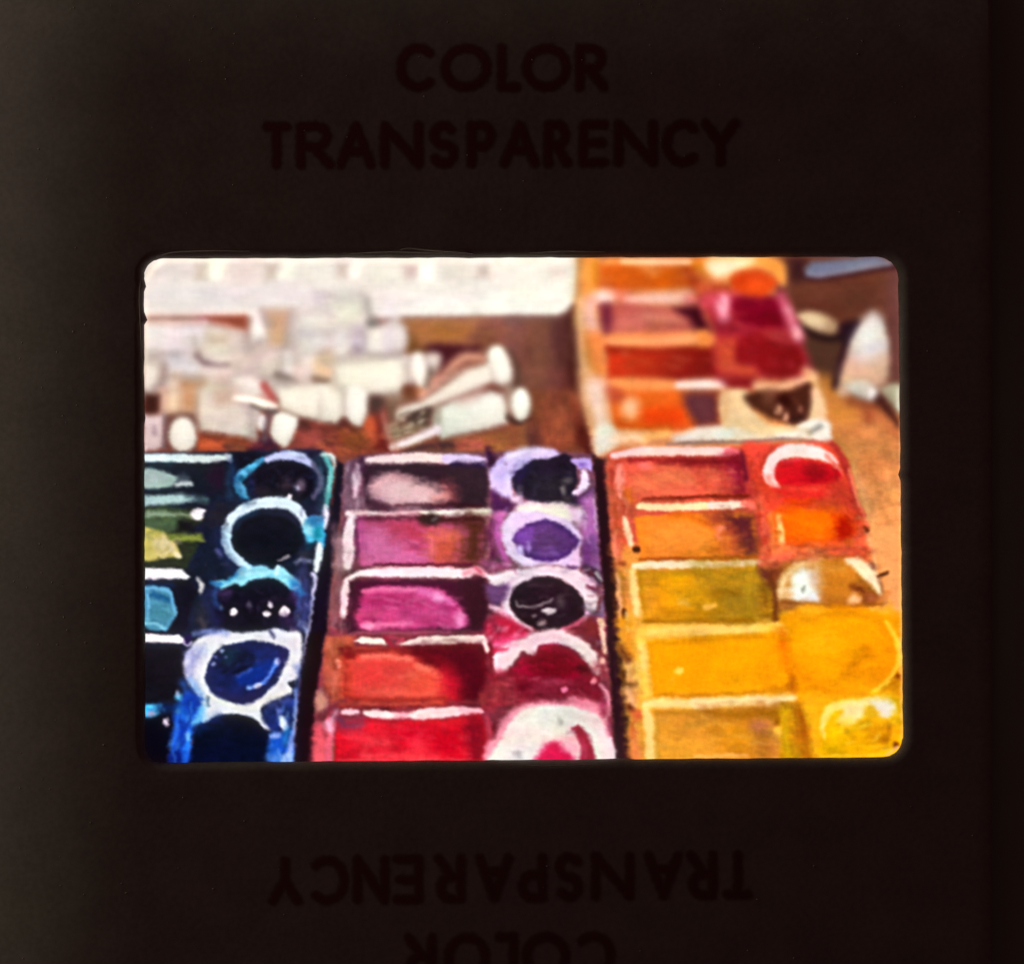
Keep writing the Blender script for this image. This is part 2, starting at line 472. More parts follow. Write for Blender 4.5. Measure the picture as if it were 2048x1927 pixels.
B('1700 500 1988 470 1988 660 1700 650', '#d8d0d2', 12, a=.7)
at('B1')
S('-40 510 220 500 400 510', '#d2c8ca', 90, 10, a=.8)
P('120 590 400 590 410 770 150 780', '#e4e1d6', 9)
S('460 540 490 650 530 770', '#a29e98', [40, 44, 60], 7, a=.9)
E(520, 780, 50, 40, '#77736f', 7)
B('560 600 720 590 760 690 620 700', '#e2e0e0', 9)
capr = region('paint_tube_image', 'pale rounded tube cap at the heap\'s top')
B('480 880 600 820 760 790 850 860 860 950 820 1060 640 1100 480 1080 430 980', '#e2dad8', 6, r=capr, t=.03, sh=.17, sw=9)
E(555, 960, 80, 110, '#e7e4da', 9)
B('640 860 720 850 700 1060 630 1060', '#d4cad0', 8, a=.8)
S('370 840 370 930 360 1040', '#c8bac8', [90, 100, 80], 8)
E(360, 1050, 50, 34, '#97868e', 7)
B('150 850 260 850 260 1060 160 1060', '#e0dcd8', 9)
S('20 1080 200 1110 330 1070', '#b0a09c', 46, 8, a=.8)
E(50, 1130, 60, 60, '#c8b09a', 9)
E(60, 1240, 90, 60, '#e4ba9a', 9)
S('-40 1335 0 1340 70 1352', '#8c6e5c', [50, 46, 20], 6)
tb = region('paint_tube_image', 'cream paint tube with white cap lying at the middle of the heap')
P('130 1190 380 1150 780 1105 850 1120 850 1300 840 1450 600 1491 300 1480 150 1420', '#ece8dc', 6, r=tb, t=.03, sh=.17, sw=9)
S('800 1120 860 1250 840 1400', '#d0c6c0', 60, 7, a=.8)
E(985, 1245, 95, 185, '#f4f0e8', 5, rot=-6, r=tb, t=.03, sh=.17, sw=9)
B('1060 1100 1160 1080 1190 1150 1150 1250 1080 1250', '#dccfca', 6, r=tb, t=.03, sh=.17, sw=9)
S('1100 1240 1080 1360 1060 1420', '#5f4c40', [40, 60, 30], 6, a=.8)
B('840 1400 930 1380 960 1491 840 1510', '#5f261c', 6)
E(990, 1460, 60, 40, '#c08060', 6)
at('A1')
P('440 1310 740 1350 700 1500 420 1500', '#c0906f', 7)
S('470 1300 430 1400 400 1500', '#e2cabc', 60, 7)
B('1040 1330 1180 1310 1280 1370 1260 1420 1080 1410', '#efe5da', 6)
B('1050 1410 1330 1420 1480 1500 1060 1500', '#d6cec4', 7)
at('A2')
tb = region('paint_tube_image', 'tan and pink tube lying at the left of the heap')
P('280 -20 700 -20 660 260 540 240 350 260 290 200', '#c8a78e', 5, r=tb, t=.03, sh=.17, sw=9)
E(590, 90, 60, 90, '#c4906c', 8)
S('420 -20 420 150', '#dfc8b4', 80, 8, a=.9)
S('330 0 310 200', '#c8a098', 50, 7)
P('140 30 290 50 275 200 240 240 140 240', '#3c1a14', 5)
tb = region('paint_tube_image', 'pinkish tube with round white cap above the blue paint box')
P('130 250 345 240 330 560 250 605 130 610', '#dcc8cc', 5, r=tb, t=.03, sh=.17, sw=9)
S('230 360 240 430', '#9c8690', 34, 5, a=.8)
S('345 260 350 420 330 570', '#75606a', 34, 5, a=.8)
B('370 270 640 230 660 330 650 600 600 600 380 480', '#6a504c', 6, a=.6)
E(520, 450, 142, 185, '#f0eee6', 4.5, r=tb, t=.03, sh=.17, sw=9)
tb = region('paint_tube_image', 'greyish pink paint tube with egg shaped white cap')
P('690 -20 1040 -20 1060 110 1190 130 1300 200 1260 350 1240 490 1050 460 680 405 660 250', '#d4c5bc', 5, r=tb, c2='#cfc4c0', g=0)
B('830 -20 1050 -20 1030 110 850 140', '#bea497', 8)
S('700 0 690 200', '#e6d4c8', 40, 7, a=.8)
S('1220 210 1200 330 1220 470', '#b4a6a4', 60, 6, a=.9)
S('1100 120 1180 190', '#a89a9c', 60, 7, a=.8)
E(1310, 320, 50, 85, '#e9e2e2', 4)
S('1390 210 1360 330 1330 480', '#68525c', [60, 50, 60], 5, a=.85)
B('1400 330 1440 230 1560 210 1660 260 1660 360 1620 460 1550 570 1480 550 1400 450', '#f2f1ea', 4, r=tb, t=.03, sh=.17, sw=9)
tb = region('paint_tube_image', 'long ivory paint tube with thick white cap, red at its crimped end')
P('1470 -30 1990 -60 1990 330 1680 270 1480 190', '#ede9dc', 4.5, r=tb, t=.03, sh=.17, sw=9)
at('B2')
P('-20 -60 150 -40 230 20 245 250 190 345 100 330 -20 325', '#ede9de', 4.5, r=tb, t=.03, sh=.17, sw=9)
S('210 -20 240 100 230 250', '#d6ccc6', 44, 6, a=.9)
B('290 -40 400 -40 480 40 480 180 430 330 380 365 300 330 240 250 240 80', '#f3f0ea', 4.5, r=tb, t=.03, sh=.17, sw=9)
B('170 350 230 270 290 330 280 380', '#5c2c28', 5)
S('20 340 150 360 420 380', '#5a2a22', 20, 4, a=.6)
at('A2')
S('1330 -50 1400 60 1430 110', '#b4504c', [70, 70, 40], 5)
S('1300 60 1390 120', '#c08480', 40, 5, a=.8)
B('1010 80 1060 50 1200 60 1330 90 1450 130 1465 190 1330 185 1190 125 1070 112', '#f5e7dc', 3.5)
S('1200 150 1320 190 1440 210', '#5a504e', [30, 26, 50], 4, a=.9)

at('A1')
S('130 1080 330 1090 620 1060', '#b3a4a4', 40, 7, a=.6); S('640 900 650 1000 700 1080', '#aa9890', 40, 7, a=.6); S('300 1290 460 1290 760 1330', '#a48c84', 40, 7, a=.6)
S('1130 900 1200 1000 1290 960', '#a89894', 44, 7, a=.6); S('1150 1060 1330 1050 1500 1040', '#b2a0a0', 34, 7, a=.6); S('1320 1300 1440 1330 1560 1380', '#a8948c', 30, 7, a=.6)
S('1640 700 1640 880 1600 1040', '#b6acaa', 44, 8, a=.6); S('700 1330 690 1450', '#a88c80', 40, 6, a=.6)
at('B1')
S('-200 860 100 870 380 850', '#bcb2b4', 40, 8, a=.6); S('60 1180 300 1140 760 1090', '#b4a6a0', 34, 7, a=.65); S('480 1060 640 1105 800 1085', '#b0a2a4', 34, 7, a=.6)
S('100 1200 120 1330 140 1420', '#cbb6aa', 34, 7, a=.6); S('880 1130 870 1260 900 1370', '#b2a49c', 34, 6, a=.7); S('430 860 440 960', '#aaa0a8', 30, 6, a=.6)
at('A2')
S('660 60 670 250 690 390', '#a08478', 26, 6, a=.6); S('680 405 900 440 1240 490', '#7a4a3c', 20, 5, a=.7); S('360 560 520 625 640 590', '#5a3a36', 24, 5, a=.6); S('1480 170 1680 262 1990 322', '#8a7064', 16, 4, a=.6)
D('680 430 1480 480 1480 600 660 600', 26, '#a8503a #5c2420 #8c4630 #c06a48 #3c1620', (8, 26), (3, 8), (.3, .7), 3, 8)
D('1660 300 2000 330 2000 600 1600 600', 20, '#a0503c #5c2420 #8c4630 #b05c50', (8, 26), (3, 8), (.3, .7), 3, 10)
at('B2')
D('0 380 600 380 700 620 0 620', 34, '#a8503a #5c2420 #8c4630 #c06a48 #6a4426', (8, 30), (3, 8), (.3, .7), 3, 8)
D('1000 560 1900 420 1900 600 1000 620', 24, '#a8643a #6c342c #b05848 #8c5a36', (8, 30), (3, 7), (.3, .7), 3, -6)
at('C2')
D('220 20 720 20 760 560 160 560', 44, '#7a3c2a #8e4c36 #552a20 #a85a42 #5c2a26', (10, 34), (4, 10), (.25, .6), 4, 80)
at('C1')
D('0 900 600 880 640 1400 60 1400', 50, '#93584e #6f3f36 #7e5240 #5a302c #9a6054', (14, 50), (5, 12), (.2, .5), 5, 85)
at('B1')
D('860 740 1980 720 1980 960 860 980', 44, '#a8704a #946038 #84503e #b07c54 #74463a', (16, 50), (4, 10), (.2, .5), 5, 4)
at('D1')
D('880 300 1680 280 1680 620 880 640', 40, '#6c3a2a #58281e #744436 #502a20', (14, 50), (5, 12), (.2, .5), 5, 3)
at('D2')
D('1220 300 1800 450 1800 1480 1560 1480', 80, '#d88a54 #b87440 #e8a468 #c0824c #ee9c60 #a86c3c', (14, 60), (3, 9), (.2, .5), 4, 72)

# ---- the pair of tubes pointing up to the right
at('B2')
tb = region('paint_tube_image', 'narrow white tube leaning over another beside the heap')
S('1130 -80 1280 -210 1450 -330 1620 -310', '#d59c8a', [40, 70, 80, 60], 7)
P('720 230 770 160 1000 105 1250 -60 1450 -200 1720 -290 1780 -110 1400 60 1100 170 900 255 750 320', '#eae3d8', 5, r=tb, t=.03, sh=.17, sw=9)
S('1000 60 1250 -110 1500 -230', '#e6c4b6', 30, 6, a=.7)
B('1700 -430 1800 -440 1880 -330 1920 -180 1900 -80 1820 -40 1730 -80 1690 -200 1660 -330', '#f0eee6', 5, r=tb, t=.03, sh=.17, sw=9)
S('1880 -400 1960 -260 1960 -90 1900 -30', '#4f3c30', [10, 30, 40, 30], 5, a=.9)
tb = region('paint_tube_image', 'pale green tinted tube with torn crimp beside the heap')
P('1180 170 1300 110 1700 10 1820 40 1870 150 1860 330 1600 405 1200 490 1150 390', '#dbe4d8', 5, c2='#ece9e2', g=0, r=tb, t=.03, sh=.17, sw=9)
B('1350 90 1500 30 1620 -20 1560 90 1420 140', '#d0b4ac', 7, a=.8)
B('1120 200 1190 180 1190 370 1110 350', '#a8a898', 6)
B('850 270 1100 170 1080 300 1060 365 900 355', '#46352f', 5)
B('690 340 860 330 1080 370 900 430 760 510 680 440', '#97826a', 7)
S('720 560 860 520 1000 460 1160 390', '#e5dbdd', [70, 80, 90, 90], 4.5, r=tb)
S('600 150 640 300 690 470 740 575', '#c08c7c', [24, 34, 44, 34], 7, a=.85)
D('640 150 1080 200 1060 370 760 520', 40, '#c0ac90 #5a4838 #8c7860 #3c2c26 #d8c8b0 #746048', (5, 22), (2, 5), (.6, 1.2), 3, -20)
P('655 150 760 110 745 280 680 285', '#6c5242', 5)
B('500 60 640 80 600 200 500 200', '#4a3632', 6)
B('640 60 800 40 900 80 780 130 680 130', '#8a7a68', 6, a=.7)
B('820 -20 960 -10 930 80 840 80', '#6a4028', 6, a=.8)
B('1840 -40 1930 -20 1900 240 1850 200', '#b09488', 6, a=.8)
S('1870 260 1930 310 1985 320', '#3a2420', 40, 5, a=.9)
at('C2')
E(108, 140, 102, 170, '#f3f3ec', 4.5, r=tb, t=.03, sh=.17, sw=9)
S('20 290 100 325 200 280', '#3c221e', 20, 4, a=.7)

# ---- things beyond the paint boxes at the upper right
at('D1')
st = region('strip_image', 'blue grey strip crossing the upper right of the picture')
S('930 275 1080 302 1400 250 1760 190', '#36171d', 44, 5)
P('955 200 1020 150 1600 95 1740 160 1500 205 1090 285 960 275', '#686a80', 5, c2='#8587a0', g=0, r=st)
S('980 250 1080 275 1400 220 1720 165', '#9a9ab0', 18, 4, a=.8)
S('1500 120 1640 120', '#5c5a72', 40, 7, a=.8)
sp = region('spoon_image', 'beige petal shaped spoon tip on the table in the picture')
S('870 690 1000 790 1150 835 1290 830', '#1c0b10', [30, 50, 60, 50], 6)
B('875 640 960 598 1120 620 1240 690 1265 745 1200 805 1080 785 950 720', '#d8bd99', 5, c2='#b08d70', g=20, r=sp, sh=.17, sw=9)
E(1060, 690, 70, 40, '#e8d0ae', 7, rot=30, a=.8)
B('1270 720 1450 680 1450 760 1370 900 1315 980 1275 1250 1205 1290 1240 1100 1290 900', '#210917', 6)
bo = region('bottle_image', 'white bottle standing near the picture\'s upper right corner')
B('1480 680 1560 600 1645 650 1695 800 1725 1000 1705 1180 1630 1280 1420 1300 1270 1260 1300 1100 1340 950 1400 800', '#d6cccb', 5, c2='#d2ac92', g=90, r=bo, sh=.17, sw=9)
S('1490 660 1560 610 1630 640', '#a88a80', 50, 7, a=.8)
S('1340 1150 1450 1170 1640 1200', '#d0aa90', 110, 9, a=.7)
E(1520, 870, 110, 170, '#dcdadf', 10, rot=12, a=.8)
S('1560 940 1640 920', '#c8c4d8', 60, 8, a=.7)
S('1380 1200 1500 1190 1620 1280', '#b89882', 26, 5, a=.8)
B('1310 1260 1480 1220 1600 1290 1610 1400 1480 1405 1330 1330', '#c9c2b7', 5, r=bo, sh=.17, sw=9)
E(1560, 1345, 36, 50, '#e8e6e2', 5)
B('1260 1280 1330 1290 1350 1360 1260 1350', '#c8a290', 6)
B('1640 1300 1820 1260 1820 1530 1740 1440', '#b1a992', 5)
S('1690 1330 1760 1420', '#8a7c68', 30, 5, a=.7)
S('1800 1290 1802 1480', '#e6dccf', 26, 3)
at('D2')
S('1620 90 1720 200 1810 320', '#3a1616', [70, 70, 40], 6)
S('1360 90 1480 130 1600 150', '#7a3c26', 50, 7, a=.8)

# ---- the upper paint box (orange and red, out of focus)
pu = region('palette_image', 'blurred paint box of orange and red pans at the top right of the picture')
at('C1')
P('690 120 2560 100 2640 440 2760 800 2830 1200 2980 1900 3030 2090 850 2110 740 1600 690 1000 670 600', '#d58a55', 5, r=pu, t=.12)
S('700 120 690 500 690 760', '#c99a5c', 60, 8)
S('780 150 790 420', '#ee9a48', 110, 7)
S('850 180 860 420', '#d8821c', 40, 6)
S('700 560 710 900 740 1200 800 1500', '#dcae84', [60, 60, 90, 150], 9)
S('790 900 800 1100 880 1240', '#b86e20', 60, 9, a=.8)
S('740 1300 760 1500', '#b08458', 60, 8, a=.8)
pn = region('paint_pan_image', 'orange pan, topmost in the left column of the upper paint box')
P('890 190 1100 180 1300 215 1700 220 1850 190 1810 400 1620 445 1100 455 900 405', '#d8601a', 6, r=pn, c2='#d2620a', g=0)
B('1320 230 1420 210 1500 250 1420 300', '#ea9048', 7)
B('1480 210 1860 190 1800 400 1620 430 1600 260', '#b8541a', 9, a=.7)
B('900 380 1000 370 1040 420 920 420', '#c05018', 7)
B('1740 240 1860 260 1920 400 1820 440 1760 360', '#a03414', 8)
S('980 160 1200 158', '#f0914a', 44, 4); S('1120 158 1400 165 1790 165', '#fac79a', [40, 60, 50], 4)
B('1830 160 1988 150 1988 330 1860 250', '#d07a20', 7)
S('1060 505 1160 510', '#e07060', 90, 8); E(930, 520, 110, 75, '#f1cac6', 8)
S('1180 545 1400 535 1760 515', '#e9bdb3', [60, 100, 110], 8)
S('800 590 800 720 850 850', '#e4aea8', [110, 130, 80], 8)
S('1790 540 1900 560', '#d66a68', 90, 8)
pn = region('paint_pan_image', 'dusty pink pan with dark corner in the upper paint box')
P('890 610 1100 570 1650 615 1900 595 1990 860 1850 860 950 875', '#b65850', 6, r=pn)
B('1050 740 1300 650 1650 680 1740 760 1500 820 1300 850 1100 845', '#cc7062', 8)
S('1350 700 1500 740 1700 760', '#d88a78', 36, 6, a=.7)
S('1400 800 1700 790', '#9a4c40', 50, 8, a=.8)
P('1640 630 1880 590 1990 850 1860 855 1790 740', '#370415', 7)
B('905 610 1010 620 1000 850 930 850', '#6c2236', 7)
S('960 950 1200 940 1500 940 1930 910', '#f0905a', [100, 110, 120, 110], 6)
S('1000 975 1400 950 1880 930', '#fbb07e', 30, 6, a=.8)
S('850 900 870 1000 880 1130 930 1230', '#f08a4a', [90, 110, 110, 70], 7)
pn = region('paint_pan_image', 'vermilion pan darkening to its end in the upper paint box')
P('960 1005 1400 1035 2080 1000 2120 1290 1900 1310 1500 1340 980 1320', '#c5371a', 5, c2='#751010', g=0, r=pn, t=.12)
S('980 1030 1400 1050 2050 1020', '#8c1a0c', 40, 6, a=.8)
B('1560 1300 1900 1290 2120 1290 2100 1330 1560 1350', '#7a100c', 6, a=.8)
S('1060 1400 1300 1390 1600 1390', '#f09252', [110, 120, 100], 7)
S('980 1440 1050 1470', '#b84838', 80, 7, a=.8)
S('1690 1395 1850 1395 2130 1370', '#f8d8d0', [90, 120, 100], 5)
at('C2')
pn = region('paint_pan_image', 'orange red pan with pink glint in the upper paint box')
P('970 10 1680 0 2060 20 2090 340 1980 365 1700 395 1300 395 1030 365', '#d6601f', 5, r=pn, t=.12)
B('1330 200 1500 160 1720 180 1720 330 1500 370 1330 340', '#d9430f', 8)
S('1050 340 1300 360 1600 370', '#b84c0c', 34, 6)
E(1195, 170, 85, 100, '#f2b38c', 8)
B('970 10 1120 20 1100 100 1000 110', '#b24a34', 7)
P('1730 30 2060 20 2085 340 1880 360 1800 260 1740 150', '#5a2630', 7)
B('1780 60 1980 60 2000 300 1880 300', '#6c3a3c', 9, a=.7)
S('850 -20 880 200 930 420', '#e2c5b2', [190, 180, 150], 8)
S('770 150 800 330', '#c0966a', 50, 7, a=.8)
B('850 400 950 330 1040 380 1090 520 930 630 840 600', '#d9d7c8', 6)
S('1060 480 1200 470 1340 480', '#f4cfae', [90, 100, 90], 7); S('1370 470 1560 440', '#f0b068', 90, 7)
S('1400 520 1640 500', '#c07a58', 34, 6)
S('1660 480 1800 460 1988 430 2280 400', '#e6dfd8', [70, 120, 130, 110], 6)
at('D2')
S('0 395 200 400 500 400 800 400 1000 380 1120 330', '#e3d9cd', [110, 110, 100, 90, 100, 130], 5)
E(210, 390, 90, 36, '#dfe0de', 6); S('360 400 640 420', '#ecd0b0', 50, 7, a=.8)
at('D1')
B('60 140 200 100 600 100 750 180 760 360 620 260 480 230 340 260 250 330 130 310 60 220', '#f3a860', 6, r=pu)
B('70 150 200 115 480 120 420 190 280 260 160 300 80 230', '#f9dcb8', 7)
B('520 130 740 150 750 330 640 250', '#f0913c', 7, a=.8)
B('0 330 250 340 330 420 260 470 0 470', '#cc5a32', 8)
S('130 385 260 385', '#8c3014', 24, 5, a=.7)
wl = region('paint_well_image', 'bright orange round well, topmost of the upper paint box')
B('300 290 480 215 620 250 700 340 650 420 560 490 400 470 310 400', '#db4817', 6, r=wl)
B('300 290 400 250 420 330 330 370', '#c83c0c', 7, a=.8)
E(540, 350, 80, 60, '#ec521e', 8, a=.8)
P('0 470 320 440 560 500 740 420 900 840 1020 1150 930 1220 500 1200 150 1200 120 800', '#9a2030', 8, t=.14)
B('60 440 300 440 300 500 60 560', '#d84c5c', 8)
E(215, 570, 62, 115, '#f08fa8', 7); E(215, 530, 34, 60, '#f7b0c4', 7)
wl = region('paint_well_image', 'crimson round well in the upper paint box')
B('310 490 450 470 690 490 770 640 750 720 560 720 400 690 300 600', '#7c0421', 6, r=wl)
B('400 640 720 630 750 720 560 720', '#650014', 8)
S('740 470 790 600 850 740 900 830', '#cf5c78', [60, 80, 90, 80], 7)
S('800 580 870 760', '#f0a0b4', 40, 7, a=.8); E(880, 800, 44, 50, '#eaa8b0', 6)
B('150 880 340 850 370 1050 510 1100 490 1190 300 1200 160 1100', '#c64c32', 8)
B('0 780 110 820 110 890 0 900', '#ee8a44', 7)
wl = region('paint_well_image', 'deep red round well with dull surface in the upper paint box')
B('330 900 400 830 620 760 800 870 910 960 940 1080 860 1180 620 1180 490 1080 340 1050', '#8c1219', 6, r=wl, c2='#781012', g=30)
B('600 790 760 790 820 890 700 880', '#b23c3e', 8)
S('620 880 780 910 880 950', '#6c0c10', 26, 5, a=.7)
B('210 1200 480 1190 500 1290 300 1310', '#86161e', 7)
S('520 1270 700 1290 880 1240 1010 1190', '#f2b890', [80, 80, 80, 100], 6)
S('960 1130 1020 1230 1080 1400', '#e6b880', [40, 80, 80], 7)
at('D2')
B('195 30 430 0 480 200 640 310 860 320 980 250 1000 40 1080 20 1140 240 900 340 600 405 330 340 210 310', '#e3c499', 5, r=pu)
S('330 40 360 160 480 270', '#f4cfa0', 60, 6, a=.8)
S('240 60 230 250', '#d6a878', 50, 6, a=.8)
wl = region('paint_well_image', 'dark brown round well in the near corner of the upper paint box')
B('405 60 520 18 760 8 880 -20 990 -70 1015 0 990 180 940 270 800 300 600 230 470 150', '#4a2015', 5, r=wl)
B('560 20 700 0 680 110 580 120', '#7a4634', 7, a=.9)
E(770, 90, 60, 60, '#300404', 7); E(880, 250, 70, 50, '#2c0606', 7)
B('680 200 710 130 745 160 730 220', '#e2a283', 4); B('750 260 780 200 805 230 790 275', '#d89a80', 4); B('890 190 905 145 925 170 920 200', '#d08a74', 4)
S('1040 20 1080 140 1110 260', '#eebf9a', [60, 60, 50], 5)
B('880 320 1080 255 1175 330 1180 460 1000 450', '#e8e0d8', 4.5)
S('1000 385 1090 325', '#98928e', 44, 4.5)
S('-300 490 0 470 400 465 800 440 1000 465 1160 510', '#8f706e', [16, 24, 28, 26, 26, 22], 3.5)

# ---- the blue paint box at the lower left
at('A2')
pb = region('palette_image', 'dark blue stained paint box at the picture\'s lower left')
P('100 620 1000 610 1700 590 1900 600 2000 660 2010 900 1990 1300 1930 1760 1840 2260 1760 2640 1700 2840 1600 3480 100 3480', '#161a30', 3.5, r=pb, t=.2)
B('1000 640 1300 650 1200 780 1020 820', '#0e0a16', 6)
S('1640 610 1800 610 1900 650', '#2a2440', 50, 5, a=.7)
S('1560 1300 1700 1300 1880 1200', '#23203a', 120, 9, a=.6)
E(870, 1250, 110, 90, '#26222c', 9, a=.8)
at('B2')
S('50 650 110 800 90 980 60 1150', '#5fb0b2', [50, 70, 60, 40], 4)
S('20 640 90 640 140 690 150 780', '#d4e8e6', [20, 44, 40, 20], 4)
S('100 820 80 1000', '#9ad4d2', 24, 4, a=.8)
S('50 1150 55 1250 40 1360', '#e3e3f3', [40, 80, 50], 4)
S('0 1390 30 1440 20 1550', '#2f8cc0', [40, 60, 50], 4)
pn = region('paint_pan_image', 'blue black pan with pale green reflection, top of the blue paint box')
at('A2')
P('100 720 500 730 800 715 950 710 1010 770 960 1000 760 1140 100 1170', '#141826', 4, r=pn, t=.2)
S('130 670 500 675 850 680 985 660', '#cfe1e6', [80, 90, 80, 50], 3)
S('960 650 1000 700', '#b8b4c4', 40, 3.5, a=.8)
S('200 750 400 745', '#0e3440', 40, 5, a=.8)
B('130 785 330 800 440 850 475 900 380 965 130 980', '#97b1af', 4)
B('150 820 330 830 380 890 250 950 150 940', '#a9bcbc', 6, a=.6)
S('450 945 520 930 605 930', '#b2bec6', [40, 64, 50], 3.5)
B('480 850 560 850 600 900 500 910', '#4c5a66', 5, a=.7)
P('130 1050 500 1025 620 1055 650 1090 500 1125 130 1150', '#a6c2c7', 4)
S('560 1060 740 1090', '#5a7a80', 50, 5, a=.7)
E(870, 860, 90, 120, '#261028', 9, a=.8)
S('130 1000 420 1000', '#1c2638', 26, 4)
pn = region('paint_pan_image', 'olive green pan with mustard paint in the blue paint box')
P('130 1175 600 1175 740 1200 720 1300 560 1400 700 1480 560 1780 130 1790', '#2a3024', 4, r=pn, t=.2)
B('130 1190 420 1190 560 1250 430 1400 300 1420 130 1400', '#475a42', 6)
S('180 1230 330 1230 620 1240', '#8a9d8a', [50, 40, 30], 4)
B('600 1200 660 1180 740 1190 730 1240 690 1290 610 1270', '#ece6f0', 3)
B('470 1290 600 1300 640 1390 480 1400', '#111013', 6)
S('280 1430 450 1460 680 1450', '#6c7a34', [40, 50, 30], 5)
at('A3')
B('130 -10 280 20 390 70 460 160 490 260 350 265 130 300', '#c3b767', 4)
B('230 110 330 60 420 110 440 200 330 250 250 220', '#cdc191', 5)
S('400 190 490 260', '#d6cdb0', 40, 3.5)
S('400 70 520 80 690 80', '#7b8a3e', [50, 60, 34], 4)
S('600 60 720 110', '#8a9048', 24, 3.5, a=.8)
P('130 380 520 382 600 468 560 492 130 492', '#f1edf5', 2.5)
pn = region('paint_pan_image', 'steel blue pan between two white bars in the blue paint box')
P('130 500 560 500 600 480 660 620 560 980 480 1020 130 1020', '#141020', 4, r=pn, t=.2)
S('190 530 400 550', '#0b2248', 50, 5)
B('130 560 380 590 430 680 455 820 410 920 330 995 130 945', '#4987a7', 3.5)
S('190 640 300 660 395 690', '#1d5888', [40, 60, 60], 4)
S('150 570 370 600 420 720 445 840', '#68aad6', [30, 34, 26, 26], 3)
S('170 640 180 900', '#70b4e0', 20, 3)
S('130 925 240 930 340 980', '#84c4e4', [30, 24, 30], 3)
E(300, 820, 90, 60, '#3f7f92', 7, a=.7)
S('435 850 380 940 340 990', '#5a9ccc', 26, 4, a=.8)
P('120 1030 480 1038 545 1080 535 1122 130 1122', '#f7eef5', 2.5)
E(568, 1085, 46, 50, '#241648', 3)
S('525 1100 560 1145 610 1110', '#c8c0e4', 18, 2.5)
S('670 495 710 540 695 620', '#c8c4cc', [44, 50, 34], 3)
S('690 880 730 950', '#5a5660', 50, 5, a=.7)
E(720, 800, 70, 120, '#2a282e', 9, a=.7)
S('860 210 900 250', '#6a66a0', 40, 4, a=.8)
at('A2')
wl = region('paint_well_image', 'black round well with light blue rim, top of the blue paint box')
S('1310 690 1180 780 1090 860 1070 950 1100 1030 1170 1070', '#3b8cba', [50, 70, 90, 80, 60, 24], 3.5, r=wl)
E(1105, 830, 34, 36, '#68b8ea', 4); S('1070 930 1110 980 1150 1060', '#62b4ea', [50, 70, 20], 3.5); S('1180 760 1230 740', '#58aede', 30, 3.5)
E(1100, 870, 20, 24, '#155a80', 4)
S('1370 695 1540 650 1700 670 1820 745', '#b5baea', [70, 90, 90, 50], 3.5, r=wl)
S('1580 620 1720 650', '#c8dcf0', 30, 4, a=.8)
S('1820 740 1890 850 1890 960 1820 1060', '#585070', [30, 60, 60, 30], 4, r=wl)
E(1515, 920, 318, 222, '#100a18', 4, r=wl, t=.3)
S('1200 900 1210 1000 1260 1080', '#0e0e44', 40, 5, a=.7)
E(1690, 955, 45, 60, '#5c4e62', 5, rot=30); E(1660, 975, 18, 26, '#b0a4c4', 3)
E(1560, 940, 60, 40, '#3a2c3a', 7); E(1300, 1010, 70, 40, '#241a28', 7)
B('1545 1090 1570 1035 1600 1040 1600 1100 1575 1125', '#e4dcec', 2.5)
at('A3')
wl = region('paint_well_image', 'black round well inside a thick white ring in the blue paint box')
S('960 -10 985 -80 1060 -160 1190 -240 1360 -270 1560 -265 1680 -180 1740 -80 1770 40', '#cfe6f5', [90, 90, 100, 110, 110, 110, 100, 90, 40], 3, r=wl)
S('950 -20 955 120 1010 230 1090 310 1160 370', '#c4e6f7', [90, 100, 100, 90, 40], 3, r=wl)
S('930 140 960 220', '#dff2fc', 24, 3, a=.7)
E(1365, 90, 345, 255, '#0e0e19', 4, r=wl, t=.3)
S('1060 -60 1120 -120 1250 -180', '#0c3c58', 30, 5, a=.6)
S('1470 295 1520 285 1575 255', '#8f8896', [14, 24, 26], 2.5)
B('1750 -120 1900 -140 1930 0 1900 120 1760 120 1720 0', '#4ba4cb', 4, t=.25)
E(1870, 20, 44, 70, '#1b84a0', 5); E(1770, -10, 44, 60, '#8cd0ea', 5); E(1830, -90, 50, 40, '#2a78ac', 5)
S('1760 170 1840 120', '#0e2e44', 44, 4)
S('1880 150 1870 280 1855 400', '#dbe6f5', [60, 90, 50], 3.5)
E(1740, 250, 60, 50, '#2a2a3a', 6); S('1640 330 1700 290 1790 310', '#8486aa', [20, 30, 26], 4, a=.9)
wl = region('paint_well_image', 'indigo round well with sky blue upper rim and white glints')
B('860 600 1040 540 1250 490 1450 490 1610 600 1670 720 1640 870 1500 950 1300 985 900 950 820 800', '#120c20', 5, r=wl, t=.3)
B('800 525 880 500 1000 490 1090 370 1300 345 1420 390 1480 345 1600 440 1690 530 1690 610 1600 590 1460 490 1250 485 1110 555 1040 530 920 585 860 560', '#8acdec', 3, r=wl, t=.14)
S('800 525 880 535', '#2060a0', 36, 4); S('860 560 950 520 1050 440', '#2f86c4', [20, 36, 40], 4, a=.8)
S('1100 450 1300 430 1460 430', '#a8e2fa', 36, 4, a=.8)
B('1570 490 1690 520 1690 610 1600 590', '#2a86c4', 4, a=.8)
S('1150 340 1180 380', '#bcecfc', 40, 3.5); S('1470 360 1450 430', '#c4e8fc', 36, 3)
B('850 620 1000 600 960 680 880 660', '#42305c', 6, a=.8)
B('990 810 1030 780 1070 820 1040 850 1000 845', '#f2ecf8', 2); B('1320 820 1350 805 1400 830 1370 860 1330 850', '#efe8f6', 2)
B('1485 800 1520 745 1590 790 1545 860 1490 850', '#eee2f4', 2.2); E(1393, 742, 27, 30, '#b9b0ca', 2.5); E(1185, 735, 26, 30, '#4c465c', 4); E(900, 765, 20, 22, '#4a4654', 3)
